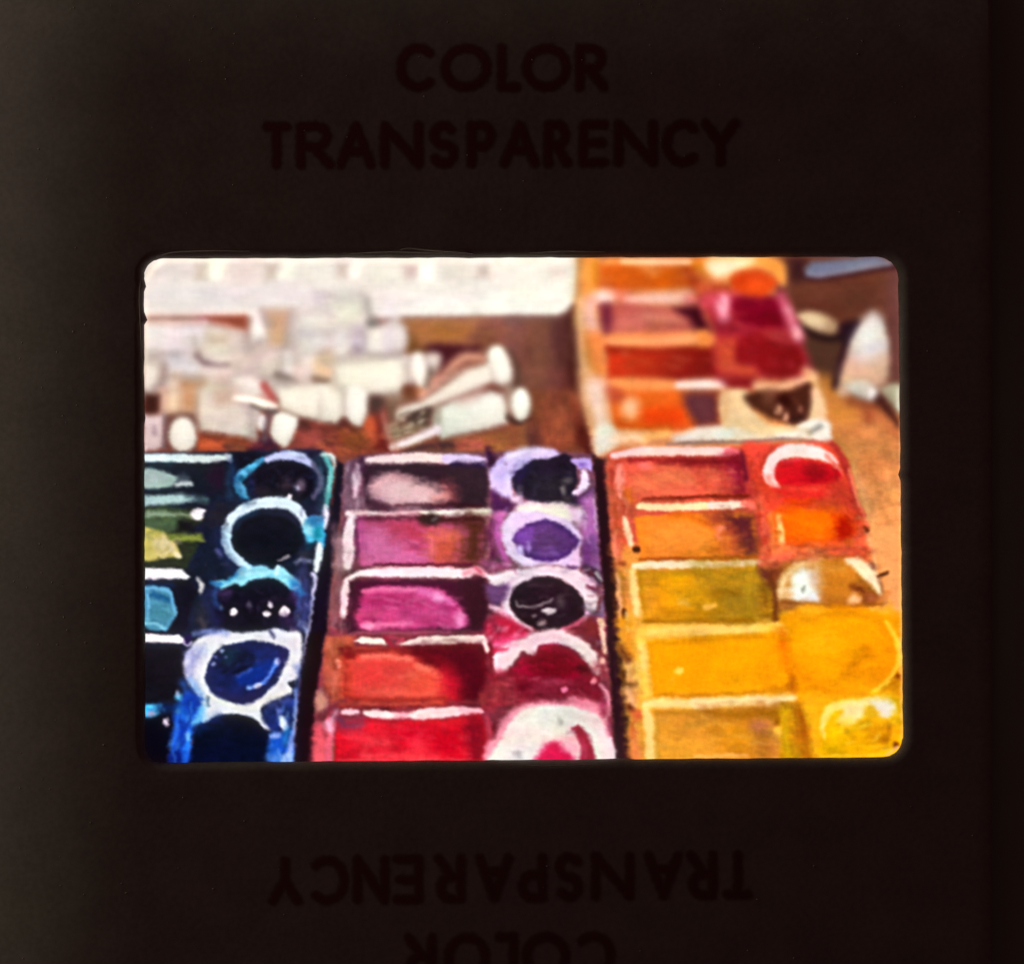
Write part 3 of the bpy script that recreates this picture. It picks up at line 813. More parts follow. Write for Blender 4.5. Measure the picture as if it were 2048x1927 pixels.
S('1640 640 1670 740', '#4a2c62', 60, 6, a=.8); S('1560 900 1620 960', '#3c2452', 90, 8, a=.8)
S('1720 400 1750 620 1730 880 1700 960', '#3b3e6e', [60, 90, 100, 60], 7, a=.85)
S('1810 430 1850 500 1815 640 1805 860 1770 1060 1735 1320', '#c5c5ec', [30, 56, 40, 50, 56, 36], 3.5)
S('1700 930 1760 1010', '#a0b0e0', 50, 4, a=.8)
at('A4')
wl = region('paint_well_image', 'ultramarine round well in a wide white ring in the blue paint box')
B('600 67 700 -33 900 -85 1150 -80 1340 -90 1440 -113 1560 -85 1700 -50 1695 200 1645 380 1570 420 1595 520 1350 620 1300 720 1405 880 1340 885 1230 800 1050 735 860 765 700 810 690 640 620 480 530 330 530 220', '#dcdff0', 3.5, r=wl, t=.06)
B('610 60 730 90 640 300 660 460 540 370 525 220', '#a3a7d6', 6)
S('590 380 650 480 720 600', '#6a9ade', [40, 60, 60], 5, a=.8)
S('640 -60 820 -80 960 -70', '#7d90d0', [40, 60, 30], 5, a=.9)
S('1390 -90 1430 -20', '#4a4c70', 24, 3.5, a=.9)
E(1640, 120, 50, 200, '#dcdce4', 7, a=.8)
B('880 90 1040 25 1250 8 1430 45 1570 105 1550 210 1500 340 1400 480 1250 600 1100 640 930 605 800 520 744 380 765 240', '#161f58', 3, r=wl, t=.2)
B('930 90 1180 110 1230 220 1120 300 940 320 860 230', '#10142e', 7)
B('940 80 1060 100 1000 220 920 200', '#16344e', 7, a=.8)
B('1050 370 1250 250 1460 190 1490 250 1340 400 1230 450 1090 440', '#0b2a82', 5)
S('930 310 1080 310 1200 260', '#0a0c20', 26, 4)
S('1060 360 1200 290', '#3a58b8', 30, 4, a=.8)
S('1180 475 1260 445 1350 390 1400 310 1465 205', '#5c86ea', [34, 30, 34, 30, 40], 3.5)
E(1265, 447, 40, 26, '#ccd6ff', 2.5, rot=-20); E(1465, 210, 30, 30, '#abbcff', 3); E(1185, 472, 28, 20, '#8cb0f4', 3)
E(908, 110, 20, 20, '#98a4d8', 2.5); E(820, 238, 26, 18, '#7c84b8', 3); E(845, 170, 24, 14, '#6a70a8', 3); E(950, 170, 14, 14, '#5a6498', 3)
B('1480 90 1560 100 1540 200 1500 300 1480 180', '#231a55', 5, a=.8)
B('860 480 1100 560 1300 480 1200 620 1000 620', '#2a1c50', 7, a=.7)
S('780 560 930 625 1150 685 1330 615 1570 505', '#e5e5ea', [50, 60, 70, 60, 40], 4)
S('765 560 770 650', '#1c3a60', 24, 3.5, a=.8)
wl = region('paint_well_image', 'black blue round well cut off by the picture\'s lower edge')
B('600 1300 610 1030 660 880 760 800 900 752 1050 737 1200 772 1310 870 1370 990 1385 1300', '#050a22', 3.5, r=wl, t=.3)
S('680 900 760 820 880 780', '#0a2a72', 50, 8, a=.7)
B('690 600 705 780 640 880 605 1000 560 1230 360 1230 400 1050 430 880 440 700 560 500', '#1a4bc6', 5, t=.25)
B('560 500 690 600 690 680 600 730 560 640', '#0c36a4', 6)
S('470 680 520 760', '#1e6ad8', 60, 6); S('480 780 430 1000 395 1130', '#2a6aee', [60, 50, 40], 5)
S('590 900 570 1020 520 1210', '#2a80ff', [30, 50, 60], 4); E(565, 955, 24, 44, '#7cc4ff', 3.5)
S('700 690 660 800 620 830', '#66b4f2', [60, 70, 30], 4.5); S('740 640 730 780', '#a4d0f4', 40, 5, a=.8)
S('520 830 520 960', '#0c34b4', 40, 6)
B('370 1140 480 1080 520 1230 360 1230', '#0a1e78', 6)
B('1305 700 1440 640 1620 555 1650 700 1560 880 1400 905', '#1b2868', 4.5, t=.3)
S('1380 650 1560 580', '#4a54a0', 50, 6, a=.8); E(1475, 700, 26, 34, '#6a78d0', 4)
B('1480 760 1530 770 1575 860 1520 920 1490 850', '#d0dcf8', 3.5)
B('1380 950 1500 910 1620 880 1620 1240 1390 1240', '#1550b6', 5, t=.2)
B('1385 940 1480 910 1490 960 1400 980', '#8ca8ec', 4)
S('1560 900 1550 1030', '#2a7cc0', 60, 5, a=.8); S('1640 500 1645 700 1615 950 1560 1220', '#8ea4e4', [30, 36, 44, 70], 4)
S('1400 1180 1600 1180', '#6a98e4', 70, 7, a=.7); E(1560, 1180, 44, 50, '#a8c4f4', 5)
pn = region('paint_pan_image', 'black pan near the picture\'s lower left corner')
P('100 60 500 60 525 300 560 480 420 600 100 630', '#120f17', 5, r=pn, t=.2)
E(480, 560, 40, 46, '#4aa0d8', 4); E(470, 530, 18, 30, '#9aa0c8', 4)
B('130 650 280 640 310 690 260 760 130 760', '#3b98d8', 3.5, t=.3)
S('170 660 280 670', '#58c4f4', 30, 3); E(205, 735, 40, 26, '#a89cc8', 4)
S('310 680 430 680', '#0c2460', 70, 6)
pn = region('paint_pan_image', 'black pan touching the picture\'s lower left corner')
P('100 780 390 760 410 900 360 1240 100 1240', '#06040f', 5, r=pn)
B('330 810 370 770 385 850 350 855', '#aaa2c4', 3)
S('330 790 360 830', '#d0c8e0', 14, 2.5)

at('A2')
S('1010 700 1040 900 1150 1120', '#1a3c6c', [60, 90, 60], 7, a=.6); S('1880 700 1930 1000 1880 1250', '#3c6478', [40, 60, 60], 7, a=.6); S('880 1400 920 1600 1060 1800', '#1c2c5c', [60, 80, 80], 8, a=.6)
S('1000 760 960 900 1000 1060', '#24486c', 40, 6, a=.5)
at('A3')
S('820 560 760 700 860 900', '#232860', [60, 90, 80], 8, a=.6); S('1650 480 1760 700 1700 930', '#333a7c', [70, 90, 80], 7, a=.7); S('1700 620 1640 520', '#2a86c4', 50, 5, a=.7); S('860 580 840 680 900 780', '#2c4c90', [40, 50, 30], 5, a=.7)
S('1640 560 1680 660 1660 780', '#3a5cac', [50, 50, 30], 5, a=.7)
at('A4')
S('1660 260 1690 420 1660 620', '#4a5cac', [40, 60, 50], 6, a=.7); S('520 420 560 520', '#2c58b4', 70, 6, a=.7)
at('A2')
D('1000 640 1900 620 1960 1280 1700 1250 1000 1300', 50, '#1c2a50 #2a2440 #30304c #14324c #3a3654 #120e18', (4, 18), (2, 6), (.3, .7))
D('560 1000 1000 900 1000 1480 560 1480', 24, '#26242c #1a1420 #302c34 #221030', (6, 24), (3, 8), (.3, .6), 3)
D('150 1180 640 1180 600 1480 150 1480', 26, '#5c6c50 #2c3828 #788a70 #1c2018 #6a7440', (5, 24), (2, 6), (.3, .7), 2.2, 6)
at('A3')
D('800 150 1050 300 1000 520 780 700 640 500', 24, '#2a2850 #1c1c30 #3a3448 #16283c', (4, 16), (2, 6), (.3, .7))
D('150 20 480 100 480 270 150 280', 22, '#d8d0a0 #a89c50 #8c8440 #e0d8b8 #b0a460', (4, 16), (2, 6), (.3, .7))
D('160 590 430 640 440 850 330 970 160 930', 26, '#5ca0c4 #326c90 #74b8d8 #3f7f92 #2a608c', (6, 22), (2, 5), (.3, .7), 2.2, 15)
D('1640 260 1850 240 1800 1000 1640 980', 40, '#8088b8 #2a2a58 #c0c4e8 #3c3c70 #16182c #5a5c90', (4, 20), (2, 5), (.3, .75), 2, 80)
D('880 620 1600 560 1640 900 900 930', 26, '#2a1c40 #1c1430 #3c3050 #0c0814', (4, 16), (2, 6), (.3, .7))
D('880 540 1100 420 1300 370 1480 380 1660 540 1640 590 1450 480 1250 480 1060 540', 34, '#b8e6fa #5cb0dc #2c80b8 #d4f0fc #74c0e6', (4, 18), (2, 5), (.4, .8), 1.8, -8)
at('A4')
D('540 200 700 60 1000 -60 740 300 700 560 600 420', 40, '#b8bce4 #e8ecf8 #8c94cc #f0f0f8 #a8b4e0', (6, 24), (2, 6), (.3, .7), 2.5, 110)
D('1500 300 1690 0 1690 340 1600 500 1400 620', 30, '#e8e8f0 #b4b4cc #f0f0f4 #c8c8d8', (5, 18), (2, 5), (.3, .7), 2.2)
D('780 200 1500 80 1480 400 1100 630 800 520', 34, '#1c2a70 #10183c #2a3a8c #0c1030 #242a60', (5, 22), (2, 6), (.3, .7), 2.5, -30)
D('420 700 660 600 560 1200 370 1200', 40, '#2a70f0 #0c30a0 #1450d0 #4a98f8 #0a2080 #6ab4f8', (6, 26), (2, 6), (.3, .8), 2, 105)
D('1320 700 1640 580 1600 1200 1400 1200', 40, '#2858b8 #122060 #5a80d8 #8cacf0 #1a3c98 #0c1848', (5, 22), (2, 5), (.3, .8), 2, 95)
D('150 640 460 640 420 720 150 760', 10, '#1c4c9c #58b8e8 #0c2050', (4, 14), (2, 5), (.3, .7))

# ---- the gap between the blue and the violet paint box
at('B2')
P('165 690 240 740 235 1000 200 1250 150 1640 90 2200 20 2800 -120 3500 -260 3500 -190 2800 -100 2300 -10 1800 60 1500 110 1200 145 900', '#120a1c', 4, t=.2)
at('A4')
P('1790 -60 1900 -100 1860 500 1830 1240 1620 1240 1690 700 1720 300', '#16040c', 4, t=.2)

# ---- the violet and red paint box in the middle
pm = region('palette_image', 'paint box of violet, magenta and red pans in the middle of the picture')
at('B2')
P('250 720 420 640 1000 600 1700 620 2200 580 2700 640 2740 800 2760 1200 2800 1700 2850 2200 2870 2600 2930 3500 -70 3500 -20 2900 70 2400 140 1800 200 1300', '#6a4656', 4, c2='#84303e', g=90, r=pm, t=.22)
B('250 740 330 780 330 1100 240 1160 230 900', '#71596c', 6, a=.8)
B('320 1040 460 1060 480 1140 330 1170', '#76586a', 6)
at('B3')
B('140 100 230 80 300 360 220 420 130 380', '#b4909c', 6, a=.8); S('140 -40 150 200', '#80606c', 60, 6, a=.7)
B('140 430 240 480 200 900 120 960 90 800', '#8a5c66', 6, a=.8); S('150 480 130 760', '#6a3a3a', 24, 5, a=.7)
at('B4')
P('60 -40 340 -40 330 160 240 330 260 570 120 620 30 500 20 250', '#bd5a45', 5, t=.16)
B('80 0 200 10 180 130 90 180', '#a8573e', 6, a=.8); B('200 80 320 60 260 160', '#7a3020', 6, a=.8)
E(175, 232, 30, 46, '#f9a58e', 3); S('120 190 150 290', '#8a3c28', 20, 4, a=.6)
S('150 320 150 500', '#d97562', [30, 44, 30], 5, a=.8)
B('0 500 60 520 40 700 -20 720', '#8a6070', 5, a=.8); S('-20 810 120 810', '#d8a8b0', 20, 4, a=.6)
at('A4')
B('1860 520 1960 560 1930 700 1850 720', '#c08474', 5); B('1850 720 1960 700 1960 820 1840 800', '#6a2c34', 5)
B('1830 900 1920 850 1960 1240 1820 1240', '#d05064', 6, c2='#f0606c', g=90)
at('B2')
pn = region('paint_pan_image', 'black violet pan with dusty pink reflection in the middle paint box')
P('410 750 900 735 1640 750 1670 900 1650 1160 700 1180 450 1140 430 950', '#301a28', 4, r=pn, t=.18)
S('460 695 700 680 1000 670 1300 680', '#ead3d8', [50, 90, 100, 90], 3.5); S('1250 680 1480 680 1660 710', '#d5c2ee', [90, 90, 70], 3.5)
S('1640 700 1690 800 1690 980', '#d0b4d4', [40, 30, 14], 4)
S('385 750 360 880 345 1040', '#d5bacd', [50, 90, 40], 4)
S('410 680 420 780', '#3a1c34', 50, 5)
B('1300 760 1640 750 1640 1100 1400 1140 1280 980', '#2c1e26', 7, a=.8); S('1310 740 1640 745', '#1e1040', 30, 5, a=.8)
B('1220 930 1330 980 1340 1100 1180 1120', '#82434a', 9)
B('485 960 560 860 760 830 930 900 1100 925 1225 1000 1240 1090 1050 1130 740 1150 560 1100 478 1030', '#d0a3ac', 7)
B('640 980 800 900 1050 1010 1120 1080 900 1120 700 1080', '#dcbabf', 9, a=.9)
S('740 850 920 890', '#b88894', 40, 7, a=.7); S('1130 1080 1240 1050', '#d88a88', 50, 7, a=.8)
B('450 1110 580 1110 720 1170 560 1180', '#4a2838', 5)
S('760 1150 1100 1140 1600 1150', '#41101c', 18, 4, a=.8)
S('700 1190 1000 1180', '#8a7080', 26, 5, a=.8)
S('280 1230 480 1250 780 1250 1050 1240', '#ecd0d8', [60, 90, 90, 80], 3.5); S('1020 1240 1300 1240 1690 1215', '#f2e6e0', [90, 100, 90], 3.5)
S('340 1230 440 1240', '#e0b0b4', 60, 5, a=.8)
S('320 1260 290 1400 275 1640 265 1750', '#f0d9e3', [70, 110, 110, 70], 3.5)
S('1660 1290 1690 1400 1690 1540 1660 1660', '#e193a0', [50, 60, 60, 40], 4); S('1700 1260 1800 1230', '#f0aabb', 70, 5)
at('B3')
pn = region('paint_pan_image', 'magenta pan fading to brown on its right in the middle paint box')
P('375 -125 1000 -120 1625 -140 1625 200 1610 325 1100 345 540 345 400 335 365 200', '#bb5280', 4, r=pn, t=.12)
B('390 50 600 0 900 150 1120 200 1120 310 700 330 440 320', '#cf6ca6', 8)
B('660 -110 1000 -80 1080 60 980 160 860 120 720 0', '#b43c58', 13)
B('860 100 960 140 1020 130 960 180', '#8a2a54', 6, a=.8)
B('1100 40 1380 40 1380 310 1150 330', '#be5140', 13); S('1090 70 1230 60 1370 50', '#e06c58', [44, 60, 50], 8); S('1110 100 1120 200', '#e87878', 44, 6, a=.8)
B('1390 -100 1625 -120 1610 325 1360 310 1420 100', '#56291f', 11, t=.14)
S('380 -110 700 -120 1000 -130', '#5a1f34', [50, 40, 34], 5); S('1000 -100 1600 -110', '#3f1a18', 60, 6)
S('400 -90 420 150', '#a84a88', 60, 6, a=.7); S('360 0 370 240', '#6a2a54', 20, 4)
B('1020 -140 1070 -165 1110 -175 1170 -140 1190 -80 1110 -50 1030 -70 990 -100', '#33201f', 5); E(1140, -110, 40, 16, '#5a4a50', 3, rot=-30)
S('540 342 1100 340 1500 345', '#5a1830', 22, 3.5)
S('510 372 900 372 1330 370', '#eaa4b0', [14, 18, 14], 2.5)
S('390 400 520 385', '#5a2038', 24, 4, a=.8)
pn = region('paint_pan_image', 'dark framed raspberry pink pan in the middle paint box')
P('290 500 1450 490 1645 470 1655 1000 1000 995 300 1010 260 850', '#43142a', 4, r=pn, t=.16)
S('270 490 400 432 700 425 1100 420 1480 430', '#f5dae6', [40, 70, 90, 100, 90], 3); S('1450 430 1560 400 1640 440', '#e6a0b2', [70, 70, 60], 3.5)
S('1540 370 1600 420', '#c05a70', 30, 3)
S('262 500 245 640 225 850', '#f5d6e2', [50, 84, 60], 3.2)
S('400 540 800 535 1300 540', '#4c0430', 50, 6, a=.8)
B('1400 560 1640 500 1640 940 1470 960 1440 760', '#381420', 7)
B('375 800 440 620 600 575 1000 568 1250 620 1400 760 1460 880 1410 965 1000 985 450 985 365 920', '#be3f7a', 5.5, t=.14)
S('430 605 650 590 950 590', '#de6e9e', [40, 50, 44], 4); S('1000 610 1200 660 1310 730', '#dc70ae', [50, 70, 40], 5); E(1180, 665, 50, 36, '#ec94c8', 5)
S('440 690 700 710 1000 740', '#a32259', [70, 110, 60], 8, a=.85)
S('390 840 560 830', '#c84878', 60, 7, a=.8); S('440 890 520 890', '#8a1c48', 50, 6, a=.8)
S('430 955 600 945 900 925', '#e372a6', [60, 60, 34], 4.5); E(490, 955, 44, 26, '#f498c0', 5)
E(1385, 880, 44, 70, '#e992c4', 6); S('1270 765 1350 780', '#a82864', 26, 5, a=.8)
S('1000 830 1250 860', '#d04a8a', 90, 9, a=.6)
S('300 1030 650 1020 1300 1015', '#a85270', 18, 3.5, a=.85)
B('220 880 330 900 330 1010 200 980', '#3c1a2a', 6, a=.9)
P('335 1105 400 1068 615 1076 668 1135 400 1132', '#f9e5df', 2.5)
P('785 1135 900 1085 1000 1058 1300 1048 1640 1046 1695 1165 1660 1180 1600 1132 1200 1140 1000 1150', '#fbe3df', 2.5)
S('640 1060 720 1160 770 1210', '#9a2840', [24, 40, 24], 3); S('690 1060 840 1090', '#a03850', [40, 24], 3); S('760 1130 830 1080', '#b84a60', 20, 3)
at('B4')
pn = region('paint_pan_image', 'coral red pan with shadowed right end in the middle paint box')
P('200 80 700 75 1000 60 1560 35 1650 120 1660 570 1200 625 600 600 240 570 250 250', '#6c0b19', 4, r=pn, t=.14)
B('240 150 700 120 960 200 1180 330 1260 450 1260 600 600 600 240 570 230 300', '#c2402f', 9)
S('330 110 620 100 900 110', '#8c2c28', [50, 60, 50], 5); S('340 80 640 70', '#b84a40', 14, 3.5, a=.7)
B('345 200 440 155 700 140 900 185 1100 270 1220 380 1245 565 900 575 440 570 345 500', '#df4641', 8, t=.1)
S('430 165 650 158 890 190', '#f57c6e', [40, 54, 44], 5); S('960 250 1050 280 1150 330', '#f07a68', [40, 64, 40], 5)
S('480 510 750 520 1100 540', '#f06252', [60, 80, 60], 8, a=.8)
B('860 320 1180 350 1190 520 900 500', '#e8543f', 9, a=.8); B('380 280 640 240 700 420 420 440', '#de3a3a', 9, a=.6)
B('1240 240 1360 350 1410 500 1350 590 1250 570 1230 400', '#cb1730', 11)
B('960 70 1560 40 1650 150 1650 560 1440 590 1400 400 1250 240 1050 160', '#500818', 10)
S('1050 150 1200 200 1300 300', '#80101e', 60, 8, a=.6)
S('280 600 700 600 1240 590', '#a02a24', 34, 5); S('400 630 900 640 1200 620', '#d4503f', 34, 5); S('200 640 540 650', '#a84438', 34, 5)
S('160 665 600 665 1000 660', '#7a1a24', 24, 4, a=.8); E(640, 680, 40, 14, '#4a0c10', 4)
S('225 712 290 715 370 715', '#f4bbca', [40, 64, 44], 3.2)
B('430 720 560 690 770 730 750 785 560 790', '#fdd6d6', 3.2)
S('750 755 880 750 1000 735', '#f0a2b0', [50, 60, 70], 4)
B('870 745 1080 675 1400 663 1590 690 1590 735 1300 770 1020 795', '#fdd0d4', 3.2); S('1400 700 1580 705', '#f8a8b8', 50, 4, a=.8)
pn = region('paint_pan_image', 'scarlet pan at the picture\'s lower edge in the middle paint box')
P('160 830 450 780 1000 795 1590 745 1660 900 1650 1240 130 1240', '#cd1629', 4, r=pn, t=.12)
B('190 840 420 790 400 900 220 900', '#80304a', 7); S('480 800 740 805', '#a01830', 30, 5, a=.7)
B('720 880 1080 820 1100 950 900 1000 750 960', '#cc0424', 8); B('330 930 650 920 700 1060 400 1060', '#ec3846', 9, a=.85)
B('900 1000 1000 970 1080 1100 940 1120', '#ee3446', 8, a=.8); S('430 1160 700 1150 1150 1170', '#fa4a54', [70, 60, 40], 6, a=.85)
B('1100 900 1400 880 1400 1130 1150 1100', '#c4021e', 9, a=.8); B('1440 800 1600 775 1660 950 1620 1200 1480 1180', '#8a0a20', 7)
S('170 1190 900 1190 1500 1180', '#f05058', 14, 3, a=.7)
S('90 790 100 900 85 1060 80 1240', '#e25f76', [60, 70, 80, 90], 4); S('80 830 95 900', '#eaa8c4', 56, 5)
S('160 700 110 790', '#c898b0', 40, 5, a=.8); S('180 770 230 830', '#6a3050', 40, 5, a=.8)
S('1650 760 1690 900 1685 1050 1660 1150', '#b8394f', [40, 70, 60, 60], 4.5)
S('1740 860 1735 1000 1720 1220', '#6c1020', [50, 60, 60], 4)
S('1680 60 1740 250 1720 450', '#6e1020', [50, 90, 90], 5)
S('1640 20 1670 100', '#f6d0cc', 40, 3)
B('1620 560 1760 600 1760 680 1600 640', '#9c3a3c', 6)

at('C2')
B('-230 560 -120 700 -180 800 -240 700', '#33122e', 5)
wl = region('paint_well_image', 'black round well in a lilac rim, top of the middle paint box')
B('-205 900 -175 780 -90 670 100 600 300 575 490 620 440 690 250 710 60 840 10 950 40 1090 -60 1070 -120 1040 -175 1010', '#cdbdf0', 4, r=wl, t=.1)
S('0 650 150 610 380 610', '#dfd4ec', [60, 70, 40], 6); S('-140 820 -100 1000', '#d4c6f6', 60, 7, a=.7); E(-90, 840, 40, 60, '#ad98dc', 8, a=.7)
B('-180 1000 -60 1080 30 1090 20 1180 -80 1250 -180 1180', '#4a1c4e', 6)
B('15 900 60 820 200 705 430 665 560 630 650 720 665 900 645 1010 690 1130 600 1145 250 1115 100 1050 25 960', '#1d1525', 3.5, r=wl, t=.3)
B('40 800 200 720 120 900 40 930', '#231544', 6, a=.8); E(380, 960, 150, 90, '#2c2830', 9, a=.7)
E(570, 900, 46, 34, '#4c464e', 5); B('500 970 540 950 550 1030 520 1020', '#6a6468', 4); E(570, 1080, 40, 34, '#3a3038', 5); E(95, 980, 24, 34, '#3c3644', 5)
B('610 690 700 680 800 690 815 800 750 780 690 790 650 740', '#b59de0', 3.5); E(715, 745, 36, 20, '#7c5cb0', 4)
S('735 820 745 920 700 990 650 1020', '#e5d5f5', [60, 90, 70, 44], 3.5); S('660 1010 700 1020', '#f0ccec', 44, 3.5)
B('660 1060 810 980 820 1050 700 1130', '#56305c', 5)
B('720 1100 840 1040 870 1491 700 1491 760 1220', '#ae6aae', 6)
B('740 1160 820 1160 830 1340 760 1320', '#bd72b4', 7, a=.8); S('840 1080 870 1400', '#ddb4da', 20, 4, a=.7)
B('20 1230 80 1150 150 1115 400 1130 600 1150 720 1180 720 1290 600 1330 450 1320 180 1330 60 1470 -60 1560 -100 1350', '#e0c8e0', 5)
B('60 1200 150 1140 560 1150 600 1280 400 1310 160 1310 40 1440 0 1400', '#e8e5dc', 5)
E(60, 1080, 60, 44, '#e8cce8', 5); S('620 1200 700 1320', '#e8b8e2', 70, 7, a=.7)
S('-80 1230 -150 1300', '#ee9ad0', 60, 5, a=.8)
at('C3')
S('-110 -130 -130 20 -100 180 -30 300', '#c263b2', [80, 90, 80, 60], 6); S('-190 -100 -200 100 -170 250', '#5a1c44', [60, 70, 60], 6, a=.9)
wl = region('paint_well_image', 'violet round well with a pale lilac rim in the middle paint box')
B('-60 100 -40 -90 60 -190 420 -160 640 -50 725 110 680 200 705 300 650 375 400 345 150 350 0 250', '#dfc8ee', 4, r=wl, t=.08)
S('-20 200 60 290 200 340', '#eed8fa', 30, 5, a=.8); S('0 -60 -20 80', '#ead6f6', 40, 5, a=.8)
B('42 110 70 20 180 -65 340 -95 500 -55 620 30 680 120 640 205 540 270 400 315 250 305 110 225', '#5d3577', 3.5, r=wl, t=.16)
B('60 60 160 -40 250 -30 230 110 120 150', '#7a45a8', 6); S('240 260 400 290 600 210', '#4a2070', 26, 5, a=.8)
B('260 40 420 10 560 90 450 190 300 170', '#5c3a6a', 9, a=.9); S('180 -50 360 -80 540 -20 670 100', '#3c2060', 24, 5, a=.8)
E(100, 195, 26, 44, '#cbb6f0', 4, rot=-20); E(182, 165, 20, 44, '#a680d0', 4); S('240 225 480 240', '#7a56a0', 20, 5, a=.7)
B('730 90 870 60 905 390 760 380 700 250 710 150', '#85528e', 6, t=.2); S('780 180 770 280', '#6a2a78', 50, 7, a=.7)
B('740 370 880 390 920 500 850 560 780 470', '#3c2438', 5); S('860 430 910 490', '#a8a0a4', 30, 3.5)
B('640 200 690 190 700 300 640 360 600 330', '#ecc4ec', 5)
wl = region('paint_well_image', 'black violet oval well with grey glints in the middle paint box')
B('-40 440 150 385 400 365 650 390 780 470 850 560 760 580 850 640 865 780 780 860 740 760 700 620 560 520 420 455 240 465 60 545 0 640 -60 580', '#e6cfe2', 3.5, r=wl, t=.1)
S('100 420 350 400 560 430', '#d6c8d8', 44, 7, a=.8); S('580 370 650 375', '#5a3060', 26, 4, a=.9)
S('-30 440 30 470', '#e8a8d0', 60, 6, a=.7)
S('30 520 -40 640 -40 780 50 890 220 1000', '#eec8e2', [70, 70, 80, 70, 30], 3.5, r=wl)
S('-90 720 0 870 100 960', '#f090b8', [20, 40, 40], 4, a=.8)
S('760 560 830 570', '#7a2c4c', 30, 3.5); S('720 480 830 530', '#e0a8c4', 44, 5, a=.8)
S('200 985 60 880 -30 760 10 600 140 470 330 420 520 450 680 550 780 680 800 800 720 900', '#e8d2e4', [26, 60, 70, 80, 90, 90, 90, 90, 80, 70, 30], 4, r=wl)
S('720 640 790 760', '#f0dcec', 40, 4, a=.7)
B('5 680 55 560 240 470 430 470 560 520 690 620 755 790 700 880 560 960 400 1005 250 975 90 885 15 780', '#26131f', 3.5, r=wl, t=.3)
S('180 540 400 550', '#4a3440', 20, 5, a=.7)
S('60 700 90 750 250 762 370 720 425 685', '#8d7b83', [12, 22, 24, 24, 20], 3)
B('310 790 380 770 460 790 440 830 360 830', '#cbbfc4', 3); E(315, 915, 50, 36, '#8a727a', 4, rot=-20); E(500, 710, 40, 50, '#4a3c42', 6); E(240, 850, 26, 14, '#6a5860', 3)
B('-220 550 -10 530 -60 700 -150 760 -220 640', '#6c4273', 6, t=.2); S('-200 760 -100 800 0 900', '#edb8d4', [20, 60, 40], 4)
B('-230 425 -180 440 -60 410 70 395 60 470 -50 520 -150 535 -210 500', '#ebdae6', 4)
S('-260 330 -120 350 -20 330', '#a85488', 60, 6, a=.8)
B('740 760 860 800 940 700 940 860 800 890', '#7a6494', 6, t=.3); E(770, 820, 20, 20, '#e0a8d8', 3)
S('520 985 640 950 735 888', '#e2729a', [20, 34, 20], 3.5)
B('560 1000 740 900 870 880 930 1240 870 1250 780 1110 650 1020', '#6f2430', 6, t=.16); E(820, 960, 60, 60, '#7a2c24', 7, a=.7)
B('-200 880 -50 850 60 920 220 1010 100 1060 -140 1080 -240 1000', '#b0203f', 6, t=.16); S('-180 900 -130 980', '#70283c', 60, 7, a=.7)
wl = region('paint_well_image', 'crimson round well with a broken pink white rim in the middle paint box')
B('-150 1230 20 1080 130 1080 300 1015 520 1005 700 1080 810 1180 870 1260 885 1435 820 1400 760 1300 700 1210 560 1140 400 1130 300 1130 260 1255 180 1235 120 1210 0 1350 -60 1430 -150 1400', '#f3d5de', 3.5, r=wl, t=.1)
S('-110 1380 -40 1260 100 1140 300 1070 500 1060 680 1130 800 1260 850 1400', '#f2cbd8', [90, 110, 110, 110, 110, 100, 100, 60], 5.5, r=wl)
S('-130 1100 0 1080 140 1040', '#e23c70', [40, 70, 40], 5); S('-140 1140 -20 1120', '#f070a0', 34, 4, a=.8); S('-140 1200 -30 1180', '#c8204c', 36, 4, a=.9)
S('560 1090 720 1180 800 1300', '#e4dcdc', 44, 7, a=.8); S('0 1150 60 1140', '#f090b4', 40, 5, a=.8)
S('-120 1380 -80 1420', '#f4a8c0', 50, 4)
B('5 1400 120 1262 250 1255 310 1150 440 1128 600 1180 720 1290 770 1360 720 1440 860 1470 800 1600 -20 1600 -60 1450', '#9e0532', 4, r=wl, t=.16)
B('220 1260 420 1190 600 1230 690 1360 600 1470 300 1480 180 1400', '#6b0919', 7); B('640 1330 760 1340 850 1440 700 1440', '#4a0a14', 6)
B('-110 1500 -60 1420 20 1400 60 1491', '#8c1030', 6)
at('C4')
P('-230 340 0 300 200 360 560 385 800 330 870 370 930 480 910 610 400 605 100 640 -230 660', '#7b1529', 5, t=.2)
B('-220 400 0 380 120 470 60 640 -220 640', '#8c2a36', 7, t=.2); B('160 420 400 400 640 440 500 560 200 560', '#7a1a30', 8); S('330 430 600 410', '#a43a54', 26, 5, a=.7)
B('60 410 200 420 180 540 60 520', '#66041a', 7, a=.8)
E(540, 495, 34, 30, '#e4759a', 3); B('810 400 840 360 870 400 850 435 815 430', '#e28294', 3)
S('-150 320 -60 350', '#c0405c', 44, 5, a=.7)
S('870 260 960 300', '#8a3440', 100, 7, a=.8)
S('880 -190 925 -50 945 120', '#ecbaaa', [40, 50, 34], 3.5); E(905, -160, 30, 44, '#f8d8ac', 4); E(920, 208, 30, 30, '#f6b4ac', 3.5)
S('900 440 970 560 985 740', '#d98ea0', [30, 44, 36], 4)
S('600 590 760 610 880 650', '#e07890', [40, 70, 40], 5); S('930 640 970 860', '#aa3c60', 60, 6)
wl = region('paint_well_image', 'white round well with a pink swirl at the picture\'s lower edge')
B('-190 1250 -130 900 0 710 180 625 420 605 600 600 860 660 960 820 1015 1000 1030 1250', '#ea93aa', 5, r=wl)
B('-150 1250 -90 1000 20 800 180 685 420 640 620 655 800 705 880 760 960 950 1025 1250', '#e9e3e1', 4)
